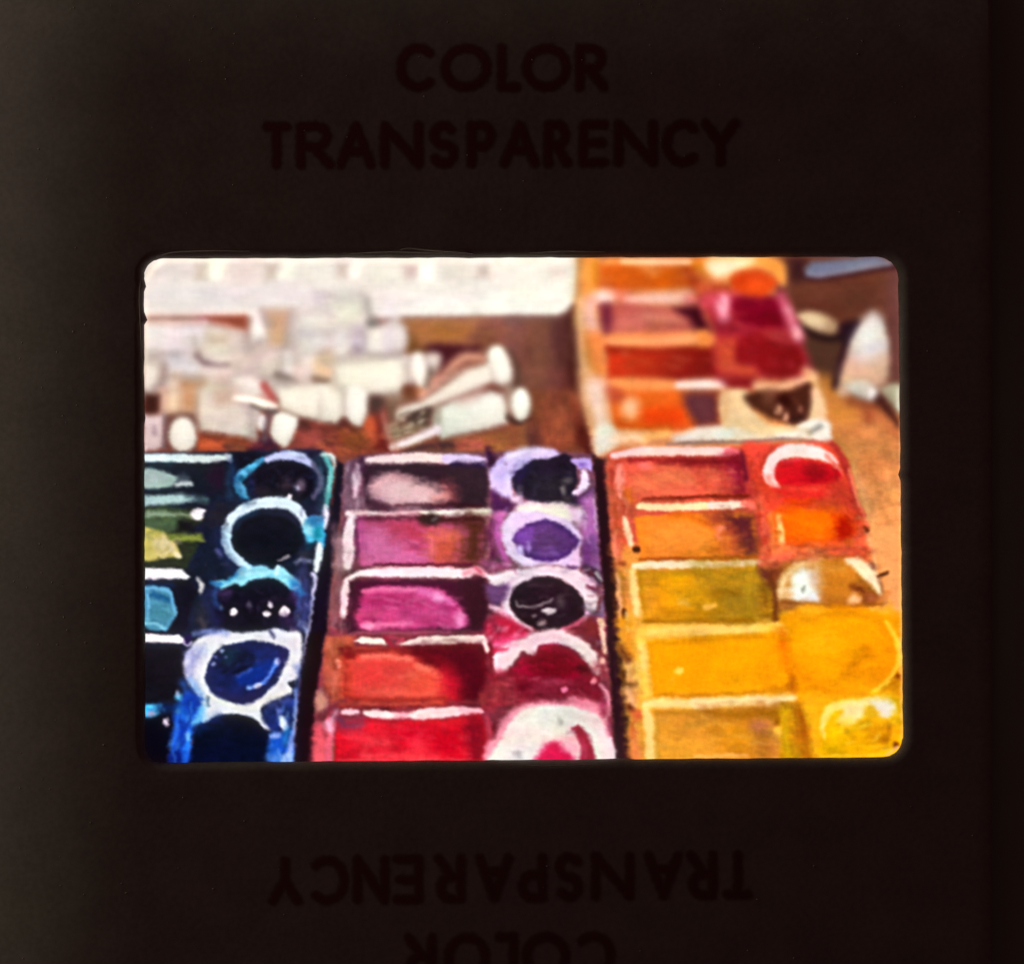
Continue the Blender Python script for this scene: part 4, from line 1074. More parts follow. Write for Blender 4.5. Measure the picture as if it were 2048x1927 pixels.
S('800 740 900 900 960 1180', '#f2d3dc', [30, 90, 90], 7, a=.9); S('-60 1020 60 800 200 700', '#f8dce0', 30, 6, a=.8)
B('260 1250 310 1060 440 980 560 945 630 880 670 990 710 1080 650 1150 560 1250', '#f2b2c6', 8)
B('280 1250 325 1075 440 1020 530 1080 620 1145 660 1250', '#cb1450', 6)
B('620 890 660 850 730 880 805 1000 850 1250 690 1250 695 1080 665 970', '#991a38', 4); S('720 1000 740 1150', '#b84060', 40, 6, a=.8)
E(500, 805, 22, 44, '#b6b2b2', 4, rot=-20); E(80, 1140, 30, 44, '#bcb4b8', 5, rot=-30); S('560 925 640 910', '#c890a4', 20, 4)
S('640 1000 660 1100', '#f0a0b4', 50, 6)
S('990 990 1010 1200', '#f0d0da', 50, 4)

at('B2')
D('240 720 420 720 420 1180 220 1180', 26, '#a08094 #4c2c40 #c4a4b4 #5c3c50 #82606e', (5, 22), (2, 5), (.3, .7), 2.2, 95)
D('1660 640 2000 600 2000 1200 1700 1240', 10, '#8c6cb0 #3c1840 #b8a0e0', (4, 14), (2, 5), (.3, .6))
at('B3')
D('110 100 300 60 300 1000 90 1000', 50, '#c49aa4 #6c3c48 #9c6470 #4c2430 #b07c84 #84484c', (5, 24), (2, 5), (.3, .7), 2.2, 95)
D('400 -60 1080 0 1100 310 420 320', 36, '#d87cb0 #a84478 #c45890 #e08cb8 #b04c80', (8, 36), (2, 6), (.25, .55), 3, 6)
D('400 620 1380 620 1400 960 400 960', 50, '#d85898 #a82c64 #e07cac #b43470 #cc4c8c', (8, 44), (2, 6), (.25, .6), 2.6, 5)
D('1640 320 2000 320 1960 420 1640 420', 16, '#b05888 #e0a0c0 #7c3058 #4c1838', (5, 18), (2, 5), (.3, .7), 2.2)
at('B4')
D('30 0 260 0 260 580 20 700', 40, '#d87460 #96402c #b85c48 #e89078 #7c2c24', (5, 24), (2, 6), (.3, .65), 2.5, 90)
D('340 180 1200 330 1220 550 300 550', 40, '#ee6252 #d03834 #e8564c #c83830 #f47868', (8, 40), (3, 8), (.2, .45), 3.5, 5)
D('200 830 1600 800 1600 1180 200 1190', 60, '#e02838 #b80a20 #ee4450 #c8142c #d81c2e', (8, 44), (3, 9), (.2, .5), 3.5, 10)
D('1640 480 1980 440 1980 640 1640 660', 30, '#a83844 #6c1824 #c45060 #8c2830 #5a0c1c', (5, 20), (2, 6), (.3, .7), 2.4)
D('100 590 1500 610 1500 670 100 680', 24, '#c84c40 #7c1c20 #e0685c #5c1018', (8, 36), (2, 4), (.3, .7), 2.2, 1)
at('C2')
D('-180 700 300 600 480 620 60 840 20 1060 -160 1000', 40, '#e4dcf8 #b4a0e0 #d0c0f0 #9c88cc #ece4f8', (5, 24), (2, 6), (.3, .7), 2.5, -50)
D('60 860 620 700 640 1080 150 1040', 24, '#2c2434 #140c18 #3c3444 #241c30', (4, 18), (2, 6), (.3, .7))
D('700 1060 860 1040 900 1500 680 1480', 26, '#c890cc #9050a0 #dcb4e0 #7c4088', (5, 20), (2, 5), (.3, .7), 2.4, 85)
at('C3')
D('80 -40 640 60 560 240 150 200', 30, '#74509c #4c2868 #8c64b4 #503470 #402058', (5, 24), (2, 5), (.3, .6), 2.4, 8)
D('-60 300 200 360 660 380 820 520 400 440 0 520', 34, '#f0dcec #c8b4cc #e0c0dc #b8a0c0 #f4e8f4', (5, 20), (2, 5), (.3, .7), 2.2, 10)
D('60 600 600 560 720 820 400 960 120 860', 30, '#3c2832 #180a12 #4c3a44 #2c1a26 #5c4a54', (5, 26), (2, 5), (.3, .7), 2.2, -8)
D('700 380 940 380 960 1300 860 1200 760 900', 50, '#6c4c80 #d0b0d0 #3c2030 #a078b0 #84303c #e0c0d8', (4, 14), (2, 4.5), (.3, .8), 1.8)
D('-220 880 200 1020 -100 1100 -230 1100', 16, '#d83060 #f090b0 #a01838 #f4b8cc #8c1430 #e86090', (5, 22), (2, 5), (.3, .7), 2.2, -30)
D('20 1290 600 1180 760 1400 400 1491 0 1491', 30, '#b8083c #7c0820 #8c0c28 #c41c4c #580814', (5, 26), (2, 6), (.3, .6), 2.6, 20)
D('320 1030 520 1020 860 1260 860 1400 700 1220', 26, '#fce8ec #dcc0c8 #e8ccd4 #f8dce4', (5, 18), (2, 5), (.3, .7), 2.2, 40)
at('C4')
D('-220 340 860 360 920 600 -220 640', 70, '#9c3048 #5c0c1c #b44c60 #7c1c30 #4c0814 #8c2838', (5, 26), (2, 5), (.3, .7), 2.2, 4)
D('860 0 980 0 1000 980 920 900', 34, '#e0a0a8 #7c2c3c #c06c80 #5c1c2c #ecc0b8', (4, 18), (2, 4), (.3, .75), 2, 82)
D('0 820 400 660 800 740 960 1000 560 900 100 1160', 20, '#f4f0ee #d8d0d0 #f0dce0', (6, 24), (3, 7), (.3, .6), 3)

# ---- the gap between the middle and the right paint box
at('C2')
P('820 650 940 690 960 900 1000 1400 1060 1900 1100 2400 1160 2900 1220 3700 1060 3700 1010 3000 980 2600 940 2100 890 1500 855 1000', '#200712', 4, t=.2)
at('C3'); S('1010 1000 1040 1300 1080 1700', '#3c1826', [20, 50, 40], 7, a=.8)
at('C4'); S('1090 700 1110 1200', '#36101f', 70, 8, a=.8)

# ---- the orange and yellow paint box at the right
pr = region('palette_image', 'paint box of orange, red and yellow pans at the picture\'s right')
at('C2')
P('970 650 1020 610 1300 580 2000 560 2900 540 3120 530 3300 800 3360 1050 3500 1450 3560 1700 1050 1700 1000 1300', '#d2593f', 4, r=pr, t=.16)
at('C3')
P('1030 160 3400 100 3520 300 3580 500 3700 700 3900 800 3900 1200 1130 1250 1060 500', '#dd8c42', 8, r=pr, t=.16)
at('C4')
P('1080 -300 3900 -350 3900 1260 1210 1260 1150 500', '#e6a43a', 8, r=pr, t=.12)
at('D3')
P('1560 180 1640 330 1720 520 1760 720 1860 740 1860 -20 1480 -40', '#f0a263', 5, t=.05)
S('1500 0 1560 180 1600 330', '#f6c08a', [30, 30, 10], 4, a=.8)
at('C2')
S('980 720 1000 1000 1030 1300 1050 1600', '#c05a44', [70, 60, 50, 50], 6, a=.8); S('1010 800 1020 960', '#96281e', 30, 5, a=.6); S('1050 1150 1080 1450', '#b0481e', 40, 6, a=.6)
pn = region('paint_pan_image', 'salmon red pan, topmost of the right paint box')
P('1120 700 1500 680 2250 670 2350 710 2378 1055 1700 1065 1300 1100 1150 1040', '#e15c46', 4, r=pn, t=.12)
B('1240 880 1500 800 1850 860 1850 960 1500 1020 1250 1000', '#ee7c52', 9, a=.85); E(1340, 740, 60, 34, '#fc7c74', 6)
P('1190 690 1600 675 2250 670 2340 740 2050 760 1700 735 1430 705', '#800c18', 6)
B('1850 780 1980 800 1990 1000 1900 980', '#d24634', 7, a=.7)
S('1090 760 1095 900 1105 1060', '#f98f7d', [60, 100, 40], 4); S('1160 1000 1200 1080', '#d86a20', 60, 6, a=.8)
S('1030 650 1150 630 1300 610 1700 605 2160 605', '#f9d1cc', [60, 70, 90, 90, 90], 3.5); S('2160 605 2260 610', '#ee7a84', [80, 60], 4)
at('D2')
P('180 620 400 580 445 950 320 960 290 800', '#7b0d21', 10); S('280 720 320 800', '#b43048', 60, 7, a=.8); S('70 780 90 940', '#e06848', 60, 8, a=.6); S('210 760 220 940', '#b03028', 50, 7, a=.6)
S('440 700 460 920', '#c83c34', 40, 5, a=.8); S('390 560 420 800', '#641026', 30, 5)
S('500 760 510 930', '#9c1c1c', 50, 6, a=.7)
at('C2')
S('1330 1085 1700 1068 2100 1055 2376 1050', '#7c2010', [16, 30, 34, 30], 3.5)
S('1290 1150 1450 1160 1750 1160 2100 1150', '#fcd9a6', [70, 70, 80, 80], 3); S('2000 1150 2200 1140 2330 1135', '#fcdacc', [80, 80, 60], 3); S('2320 1130 2410 1150', '#f07262', 60, 4)
S('1140 1270 1165 1380 1200 1520', '#fcd3ae', [40, 66, 50], 3.5)
at('C3')
pn = region('paint_pan_image', 'bright orange pan with plum shadow at its right end in the right paint box')
P('1245 -130 1600 -165 2300 -180 2420 -160 2505 255 2300 275 1300 295 1275 100', '#ee8429', 4, r=pn, t=.1)
B('1400 -60 1800 -90 2000 80 1850 210 1450 230 1350 80', '#f49138', 10, a=.8); S('1600 -150 1800 -130 1980 -60', '#d8660e', [40, 50, 40], 6, a=.8)
B('1930 -150 2200 -160 2330 80 2310 265 2160 265 2100 30', '#a2432b', 8); B('2100 80 2200 60 2260 240 2120 260', '#e07030', 8, a=.8)
P('2130 -160 2420 -160 2503 255 2330 268 2300 60', '#591d25', 9); S('2300 -100 2390 200', '#6a2830', 40, 8, a=.7)
B('2060 -20 2120 -50 2140 -10 2080 20', '#f38462', 4); S('2060 40 2100 90', '#f0805a', 24, 4, a=.8)
S('1300 288 1900 280 2480 262', '#a84a10', [20, 26, 26], 3.5); S('1990 215 2070 205', '#a84a10', 34, 6, a=.7)
S('1165 0 1200 140', '#f9cda6', [60, 40], 4); B('1228 168 1250 155 1283 170 1280 212 1238 214 1215 190', '#38100c', 3.2)
S('1070 80 1090 300', '#c05040', 50, 6, a=.8); S('1050 340 1140 335', '#8a3a1c', 26, 4, a=.8)
S('1040 60 1050 260', '#e88a70', 30, 5, a=.8)
S('1240 360 1380 350 1700 345 2100 345 2480 325', '#fce0b4', [60, 80, 80, 70, 70], 3.2); S('1990 350 2480 325', '#fcdcc8', 50, 4, a=.7)
pn = region('paint_pan_image', 'ochre pan shading to olive in the right paint box')
P('1260 415 1988 385 2450 355 2620 420 2650 850 2500 885 1988 925 1350 905 1300 700', '#d08d15', 4, r=pn, t=.14)
B('1500 480 1800 460 1960 620 1800 780 1560 760', '#e7a012', 9, a=.9); S('1290 440 1700 430 2000 420', '#b8880e', 40, 6, a=.8); S('1360 500 1400 820', '#dc9430', 90, 10, a=.7)
B('1640 480 1800 470 1760 520 1660 520', '#eca808', 6, a=.8)
at('D3')
P('60 370 520 345 690 400 712 805 480 825 150 825 60 600', '#9a7420', 26, t=.05)
B('80 380 300 360 460 440 330 560 150 520', '#b88c1c', 16, t=.05, a=.6); S('140 580 340 560', '#8a5a08', 44, 6, a=.8); S('430 500 460 780', '#b08a1c', 50, 7, a=.7); S('230 450 400 400', '#8c7018', 40, 6, a=.7)
B('540 330 690 390 690 480 600 480', '#6b3121', 6); S('660 430 690 620 690 800', '#673010', [60, 60, 50], 5); S('580 520 620 760', '#7a4a0c', 50, 7, a=.8); B('0 560 120 600 180 700 60 800 0 800', '#d09010', 9, a=.7)
E(90, 690, 66, 32, '#f4b548', 4, rot=-8)
at('C3')
E(1730, 722, 50, 28, '#e9b244', 5); S('1350 905 1900 915 2400 890', '#9c6208', 30, 5); S('1290 430 1310 650 1350 890', '#b07c14', [26, 34, 26], 5, a=.7)
S('1215 400 1235 560 1270 830', '#fcd284', [60, 84, 60], 4)
S('1080 440 1090 620 1100 850', '#e6a678', [34, 40, 30], 4); B('1110 790 1150 780 1165 840 1130 880 1105 850', '#552509', 3); S('1120 540 1140 740', '#b0702c', 34, 4, a=.8)
S('1090 420 1130 480', '#a06a1c', 34, 4, a=.7)
S('1120 900 1180 960 1160 1040', '#dc921c', 80, 6); S('1190 1040 1300 1010 1700 995 2100 975', '#fbc34e', [80, 110, 110, 100], 5); S('1400 1010 1900 985', '#fcd076', 50, 6, a=.7)
at('D3'); S('0 908 250 900 500 890 740 850', '#fcca64', [80, 76, 70, 50], 4); E(560, 885, 110, 20, '#ffdc70', 5)
at('C3')
pn = region('paint_pan_image', 'bright yellow orange pan in the right paint box')
P('1385 1110 1988 1070 2600 1022 2805 1058 2858 1350 2860 1595 2400 1625 1440 1625 1388 1400', '#fba306', 4, r=pn, t=.05)
S('1400 1120 1900 1080 2500 1040', '#e09a06', 26, 5, a=.7); E(2000, 1110, 60, 30, '#e09808', 7, a=.8)
at('D3')
S('760 930 780 1050 800 1190', '#df7208', [100, 130, 100], 9); E(745, 1000, 30, 44, '#c85204', 7, a=.8); S('640 960 620 1300', '#f08e04', 120, 14, a=.6)
B('820 1280 890 1230 895 1430 800 1450', '#b45e0e', 6); S('600 1430 860 1440', '#b86c08', 34, 6, a=.8); S('300 1350 700 1340', '#ee9606', 90, 12, a=.6)
at('C3'); S('1400 1135 1900 1095 2400 1058 2780 1075', '#cc8606', [24, 30, 30, 30], 5, a=.75); S('1395 1130 1410 1350 1450 1600', '#dc9406', [30, 34, 30], 5, a=.7); S('2810 1080 2860 1350 2865 1590', '#b86004', [40, 50, 50], 6, a=.75)
at('C4')
B('1640 300 1690 270 1730 310 1700 350 1650 330', '#fdd14e', 3.5); S('1640 350 1610 420', '#fbb430', 36, 6, a=.7)
S('1440 545 1900 550 2400 520 2700 500', '#d48608', [26, 34, 34, 30], 4)
S('1290 -20 1310 150 1340 350 1350 540', '#fcc852', [80, 100, 110, 90], 5); S('1310 60 1330 280', '#fdd886', 44, 6, a=.8)
S('1180 -50 1200 160', '#e08a28', 70, 6); S('1190 240 1210 420', '#dba46c', 90, 6); S('1190 480 1220 640', '#dda470', 100, 6); S('1250 300 1280 460', '#e8c060', 40, 6, a=.8)
B('1120 60 1160 120 1210 195 1150 210 1110 130', '#5a2412', 6); B('1130 410 1190 420 1265 430 1240 455 1130 455', '#5c3818', 4.5); B('1110 300 1150 310 1140 400 1110 390', '#5a3014', 4)
S('1180 660 1220 700', '#5c2410', 50, 5); B('1210 720 1300 700 1320 780 1240 820', '#d8663a', 5); S('1230 900 1260 1180', '#e08248', [80, 110], 6); S('1220 830 1230 960', '#b84a1c', 34, 5, a=.7)
S('1350 640 1500 625 1800 630 1988 650', '#fdd684', [70, 90, 90, 80], 4)
at('D4'); S('-50 655 200 655 450 640 700 630 880 610', '#fddb98', [90, 90, 90, 70, 40], 4); S('550 670 720 680', '#f4ba74', 44, 5, a=.8)
at('C4')
pn = region('paint_pan_image', 'amber pan with brown shadow at the picture\'s lower edge in the right paint box')
P('1440 700 1988 715 2300 700 2590 690 2600 850 2580 1250 1440 1250', '#e29c32', 4, r=pn, t=.1)
S('1450 715 1900 722 2500 705', '#b47c1c', [34, 36, 36], 5, a=.8); S('1455 740 1465 960 1460 1230', '#c08a28', [30, 34, 30], 5, a=.8)
at('D4')
P('50 730 400 715 735 700 745 850 680 890 735 1000 735 1170 470 1170 380 900 60 770', '#b9722c', 13, t=.08)
B('50 735 400 725 720 705 735 830 600 800 300 800', '#9c6008', 6, a=.85); B('240 850 420 880 460 1120 280 1140', '#e08a10', 15, a=.8); S('560 900 600 1120', '#a0601c', 60, 8, a=.7); E(545, 860, 70, 50, '#bc7050', 8, a=.7)
E(120, 905, 50, 40, '#d08018', 8, a=.8); E(720, 840, 24, 30, '#8c4a08', 5); S('-50 1138 200 1135 430 1130', '#fdb85c', 24, 3)
B('670 900 740 860 760 960 720 960', '#f0b040', 4)
B('735 670 850 670 950 710 1060 1180 735 1180 760 900', '#b77a12', 5, t=.2); S('770 720 790 1120', '#d0a410', [40, 70], 7, a=.9); S('910 740 960 940 990 1160', '#a85a0c', [90, 90, 80], 7, a=.9)
at('C4'); S('1350 700 1385 850 1400 1240', '#fdd27e', [70, 96, 96], 4); S('1440 820 1460 1170', '#dcac4c', 20, 4, a=.8)

at('D2')
P('400 490 640 480 1180 470 1330 650 1400 950 1470 1130 600 1130 520 900', '#d5422c', 6, t=.18)
B('400 490 620 495 570 620 520 720 470 620', '#ef4d3c', 6); S('560 780 600 900 700 960', '#c43a24', 70, 7, a=.8)
wl = region('paint_well_image', 'scarlet round well with a white upper rim in the right paint box')
B('600 830 580 690 640 580 750 500 900 485 1080 515 1200 580 1250 660 1150 650 1060 625 900 612 760 625 700 690 685 780 730 890', '#f7d6d3', 3.5, r=wl)
S('1150 590 1230 680 1280 760', '#ee8070', [40, 40, 20], 4)
S('780 530 920 520 1060 540', '#ecdcdc', 50, 6, a=.8); S('610 780 680 860', '#f08078', 40, 5, a=.7)
B('690 740 735 645 900 620 1040 645 1200 690 1285 765 1230 825 1050 870 850 870 720 830', '#c90d1d', 4, r=wl, t=.14)
B('990 650 1120 680 1170 760 1050 810 960 760', '#9c0616', 6); S('740 640 900 630', '#e85060', 20, 4, a=.8); E(780, 750, 80, 60, '#da1420', 8, a=.7)
B('680 880 1000 870 1220 840 1180 960 980 1020 800 1000 720 940', '#df2c24', 6); S('820 900 1100 890', '#f04034', 30, 6, a=.7)
B('1180 860 1300 830 1370 960 1300 1050 1160 980', '#c83a28', 7, a=.8)
S('1200 480 1290 600 1350 780 1400 960 1480 1130', '#ae2c2a', [40, 50, 40, 36, 30], 4, a=.9)
S('1350 720 1410 930 1520 1240', '#f0825e', [16, 26, 24], 3.5, a=.9)
wl = region('paint_well_image', 'orange well with dark red edge in the right paint box')
B('630 1230 660 1120 780 1050 950 1030 1120 1025 1290 1065 1400 1170 1420 1290 1330 1385 1150 1425 950 1430 780 1400 680 1330', '#e9540c', 6, r=wl, t=.16)
E(1010, 1215, 330, 170, '#f06008', 10, t=.08); E(940, 1190, 180, 110, '#fb7406', 12); S('690 1120 860 1040 1080 1030 1280 1090', '#d44420', [30, 40, 40, 40], 7, a=.7); S('720 1390 950 1420 1200 1400', '#d84a14', 50, 8, a=.8); S('1000 1060 1150 1020 1300 1080', '#d04a2c', [50, 60, 50], 7, a=.8); S('800 1000 900 1020 1000 1020', '#c82c08', 30, 6, a=.6)
B('1260 1130 1360 1150 1410 1250 1370 1340 1260 1380 1220 1260', '#ad1808', 7); S('1400 1120 1470 1250 1450 1400', '#d63a24', 70, 7, t=.3)
S('715 1150 725 1250 740 1370', '#fdc677', [40, 64, 60], 4); E(700, 1300, 24, 30, '#c06010', 5, a=.8); S('640 1120 660 1250 650 1400', '#e88040', 44, 6)
S('560 1150 590 1320 600 1480', '#c83c28', 60, 6, a=.9); S('575 1170 580 1300', '#e86a50', 24, 4, a=.8)
B('1480 1230 1530 1260 1510 1280', '#7a2c14', 3)
at('D3')
B('570 190 700 140 1000 150 1300 110 1480 80 1540 250 1300 290 1000 260 800 300 640 300', '#d7623a', 7, t=.25); S('1240 160 1460 150', '#d84030', 90, 8, t=.3, a=.8)
S('560 240 700 250 800 230', '#ea6048', 60, 6, a=.8); S('1000 180 1080 230', '#e88a50', 60, 8, a=.8); S('690 200 740 130', '#f08050', 34, 5, a=.8)
S('560 300 700 320', '#d05a40', 50, 5)
B('640 330 760 320 730 440 680 470 650 400', '#7a341c', 6, a=.8)
wl = region('paint_well_image', 'tan well with a white patch and pale glint in the right paint box')
S('690 470 740 370 860 290 1050 250 1300 240 1480 260', '#8e4218', [20, 34, 34, 30, 24, 20], 5, a=.75)
B('720 640 725 500 780 380 920 300 1130 262 1380 272 1540 360 1630 500 1640 600 1560 665 1300 690 1050 668 850 650', '#c97c28', 5, r=wl, t=.08, sh=.2, sw=10)
B('745 620 750 500 800 400 930 320 1080 290 1130 400 1100 640 900 640', '#e6b682', 9)
S('735 600 750 480 810 380 930 310', '#f6d2a2', [30, 40, 40, 30], 5, a=.9)
B('830 520 850 410 940 350 1000 400 1030 500 1085 560 1080 650 960 640 860 610', '#f3efeb', 6); B('990 400 1050 380 1090 460 1060 520 1010 490', '#d9beb4', 7); B('880 420 950 400 960 500 890 500', '#fbf8f6', 6, a=.8)
E(940, 530, 15, 26, '#77766e', 4, rot=15, a=.8)
B('1110 300 1330 280 1420 420 1330 560 1130 600', '#cc7a20', 10, a=.9); S('1180 360 1300 340', '#de9840', 50, 8, a=.7); S('1140 620 1300 650 1380 640', '#b2641a', 50, 8, a=.7)
B('1325 268 1470 262 1600 410 1648 550 1612 592 1540 500 1440 400', '#fcdcb4', 4.5); S('1420 410 1530 510 1590 600', '#8c500f', [20, 30, 30], 5, a=.85)
B('1360 515 1440 500 1600 605 1560 668 1490 655 1460 590', '#7a3612', 6); B('1510 575 1605 605 1560 655 1520 640', '#b06238', 6)
B('1340 630 1390 580 1460 620 1430 660 1370 665', '#f6b47c', 5)
S('740 650 1050 676 1300 700 1650 668', '#8e4c0c', [16, 22, 26, 18], 4.5); S('760 690 850 700', '#8c4a1c', 50, 6, a=.8)
S('1620 420 1660 403 1700 378', '#54290f', [18, 28, 18], 3); S('1640 480 1655 560', '#9a6030', 20, 4, a=.7); S('1630 640 1700 570', '#d8803c', 40, 5, a=.8)
P('740 780 900 700 1200 690 1500 715 1720 740 1850 760 1850 1560 880 1560 850 1000', '#ea9407', 6, t=.08)
B('910 690 1090 690 1100 770 940 780', '#fcae1c', 6); S('820 880 950 820 1200 770 1500 770', '#dc8c08', [40, 40, 30, 20], 7, a=.7); S('1220 700 1500 715', '#e0860c', 30, 6, a=.7)
wl = region('paint_well_image', 'large golden yellow round well in the right paint box')
S('846 930 856 1060 915 1240 1090 1410 1330 1490 1500 1480', '#cf7c06', [30, 50, 60, 60, 50, 20], 6, a=.85); S('850 920 960 838 1200 775 1480 790 1660 860', '#d98806', [20, 36, 36, 30, 20], 5, a=.8)
B('850 910 950 845 1200 785 1500 805 1650 885 1745 1000 1755 1200 1660 1360 1400 1480 1100 1400 920 1235 862 1050', '#fda303', 5, r=wl, t=.05)
B('1350 950 1600 950 1730 1100 1680 1300 1450 1420 1250 1380 1180 1250 1350 1120', '#f59609', 16, t=.1, a=.8); S('900 1230 1080 1380 1250 1430', '#ec8c06', 50, 10, a=.7)
S('845 900 858 1050 920 1235 1080 1400 1300 1470', '#e08c06', [20, 50, 60, 60, 20], 9, a=.6); S('880 960 900 1100 980 1260 1140 1380', '#f09404', [40, 70, 80, 60], 11, a=.75); E(1080, 1020, 170, 130, '#ffb31a', 18, a=.75); S('1660 900 1720 1060 1700 1240 1580 1380', '#e68a06', [30, 50, 60, 50], 9, a=.7)
S('1490 1060 1535 1100 1470 1165 1400 1205', '#b86c08', [30, 50, 44, 40], 7, a=.7); S('1340 1130 1480 1060', '#d88a08', 30, 8, a=.6); E(1330, 1310, 40, 30, '#e28606', 7); E(1500, 1240, 60, 40, '#fca010', 8, a=.8)
S('1690 830 1770 960 1805 1100 1790 1240 1700 1370 1580 1460', '#ffcb3c', [24, 46, 52, 52, 50, 56], 4)
S('1750 860 1810 900', '#ee9c18', 60, 7, a=.7)
at('D4')
B('1640 560 1740 440 1830 330 1850 560', '#d98c0a', 5); E(1790, 420, 30, 20, '#8c4208', 4); E(1760, 480, 34, 34, '#c07a0c', 5)
P('900 580 1300 580 1650 570 1860 580 1860 1200 1060 1200 980 760', '#f0a816', 6, t=.08); S('1000 640 1040 800 1060 1100', '#f8b01c', 80, 8)
wl = region('paint_well_image', 'pale yellow round well at the picture\'s lower right corner')
B('1095 900 1105 760 1200 670 1400 625 1650 590 1850 640 1850 1000 1720 1160 1150 1160 1100 1000', '#edae06', 5, r=wl, t=.14)
S('1130 970 1125 840 1190 710 1350 665 1560 640', '#fdd76c', [30, 70, 90, 70, 50], 4)
B('1310 670 1560 615 1750 640 1750 770 1660 790 1560 710 1500 770 1380 855 1240 835 1290 740', '#f5da92', 5); B('1570 640 1720 630 1740 750 1680 780 1600 720', '#eee0c8', 6)
E(1220, 930, 60, 110, '#fec303', 8); E(1330, 830, 70, 40, '#fccc4c', 7, a=.8); B('1490 700 1550 680 1600 760 1560 800 1510 780', '#d8aa1c', 5)
B('1480 880 1650 840 1740 920 1700 1040 1520 1020', '#d79208', 8); S('1700 860 1720 940 1670 1000', '#ac6a08', [40, 60, 60], 6); S('1340 920 1440 870 1520 840', '#c49608', 30, 4.5); E(1390, 965, 36, 20, '#d89a08', 5)
S('1350 900 1500 860', '#ffc820', 16, 4, a=.7); E(1770, 1030, 26, 30, '#7c3a08', 4); S('1560 1060 1720 1060', '#f0b81c', 34, 5); B('1740 900 1800 880 1780 980 1720 980', '#f0aa14', 5)
S('1080 1140 1400 1135 1680 1125', '#fdc224', 24, 3); S('1690 1120 1790 1060', '#e8b080', 20, 3.5)
S('1815 -1000 1820 0 1828 600 1830 980', '#fdbc6c', [18, 22, 26, 20], 3, a=.75)  # light refracted along the window's right edge, painted as a pale line
S('1815 -1900 1818 -1000', '#f4b480', 16, 3, a=.7)
at('D1'); S('1795 250 1805 900 1812 1200', '#8a5a58', 16, 3, a=.6)

at('C2')
D('980 680 1120 680 1240 1480 1030 1480', 36, '#e8786c #b04430 #f09880 #c86040 #983020', (5, 22), (2, 5), (.3, .7), 2.2, 88)
D('1200 760 2300 760 2340 1030 1200 1060', 40, '#e8684c #d04a3c #f08860 #c8402c', (8, 40), (2, 7), (.2, .5), 3, 5)
at('C3')
D('1040 0 1180 0 1200 140 1060 380', 16, '#e89068 #b85030 #f4b48c #d07048', (5, 20), (2, 5), (.3, .7), 2.2, 88)
D('1290 -100 2100 -120 2300 250 1300 270', 36, '#f49a44 #e07a1c #f0882c #d8701c', (8, 44), (3, 8), (.2, .45), 3.5, 5)
D('1060 420 1180 400 1200 1000 1100 1000', 22, '#f0c070 #c08838 #e0a040 #b07830 #fcd890', (4, 20), (2, 4.5), (.3, .75), 2, 86)
D('1320 440 2600 420 2620 860 1340 880', 60, '#e0a020 #b88010 #c8920c #a87810 #e8ac30 #966c18', (8, 36), (2, 7), (.2, .5), 3, 6)
D('1160 1000 1280 1000 1330 1600 1190 1560', 22, '#f0b040 #d08824 #e89c30 #c07428 #fccc68', (4, 20), (2, 5), (.3, .7), 2.2, 86)
at('C4')
D('1200 200 1300 200 1340 1180 1240 1180', 24, '#e8a860 #c87c40 #f0c080 #b06830 #d88c48 #a05828', (4, 18), (2, 5), (.3, .75), 2, 80)
D('1460 720 2500 720 2560 1180 1460 1190', 44, '#eca83c #cc8420 #e09c30 #b87420 #f0b450', (8, 36), (3, 8), (.2, .45), 3.2, 6)
at('D2')
D('430 560 620 560 680 1500 520 1480', 46, '#ee5c48 #a82c1c #f0806c #c83c28 #8c1c14', (5, 22), (2, 5), (.3, .7), 2.2, 86)
D('1180 500 1300 600 1480 1200 1400 1400 1200 900', 46, '#d84030 #a82420 #f06850 #8c1c18 #e05838', (5, 20), (2, 5), (.3, .7), 2.2, 60)
D('700 860 1200 860 1150 1030 750 1040', 24, '#ee4030 #c82018 #f86048 #d83020', (6, 24), (2, 6), (.3, .6), 2.6, 10)
D('620 1080 1400 1040 1420 1400 640 1420', 50, '#f46c10 #d84808 #fc8428 #e05c10 #c83808', (6, 26), (3, 8), (.25, .55), 3, 20)
at('D3')
D('580 130 1500 90 1520 260 620 300', 50, '#f08058 #a83c20 #e86444 #c85830 #8c3018 #f4a070', (5, 20), (2, 6), (.3, .7), 2.2, 0)
at('D4')
D('1120 850 1800 820 1800 1080 1150 1120', 30, '#fcc818 #d89c08 #f0b810 #b8800c #fcd860 #a87010', (5, 24), (2, 6), (.3, .65), 2.4, -25)
D('740 700 1020 720 1060 1150 750 1150', 26, '#d0a418 #986010 #b88410 #e0b020', (6, 28), (2, 6), (.3, .6), 2.6, 84)
at('C1')
D('720 150 1980 150 2060 1480 760 1480', 60, '#e89858 #c86c34 #d87848 #f0b080 #b85028', (10, 44), (4, 10), (.15, .4), 5, 3)
at('D1')
D('60 450 800 480 980 1180 160 1180', 50, '#a82838 #8c1828 #c0404c #7c101c #b83c38', (10, 34), (4, 10), (.2, .5), 4.5, 25)
at('D2')
D('230 40 480 200 900 320 1130 240 1150 440 230 440', 34, '#f0dcc0 #d8b890 #c8a880 #ece4dc #b89878', (8, 30), (3, 8), (.25, .55), 4, 12)
D('440 40 960 -40 960 260 600 230', 30, '#6c3c2c #341008 #8c5844 #4c2418 #280804', (6, 24), (3, 7), (.3, .65), 3.4, 40)

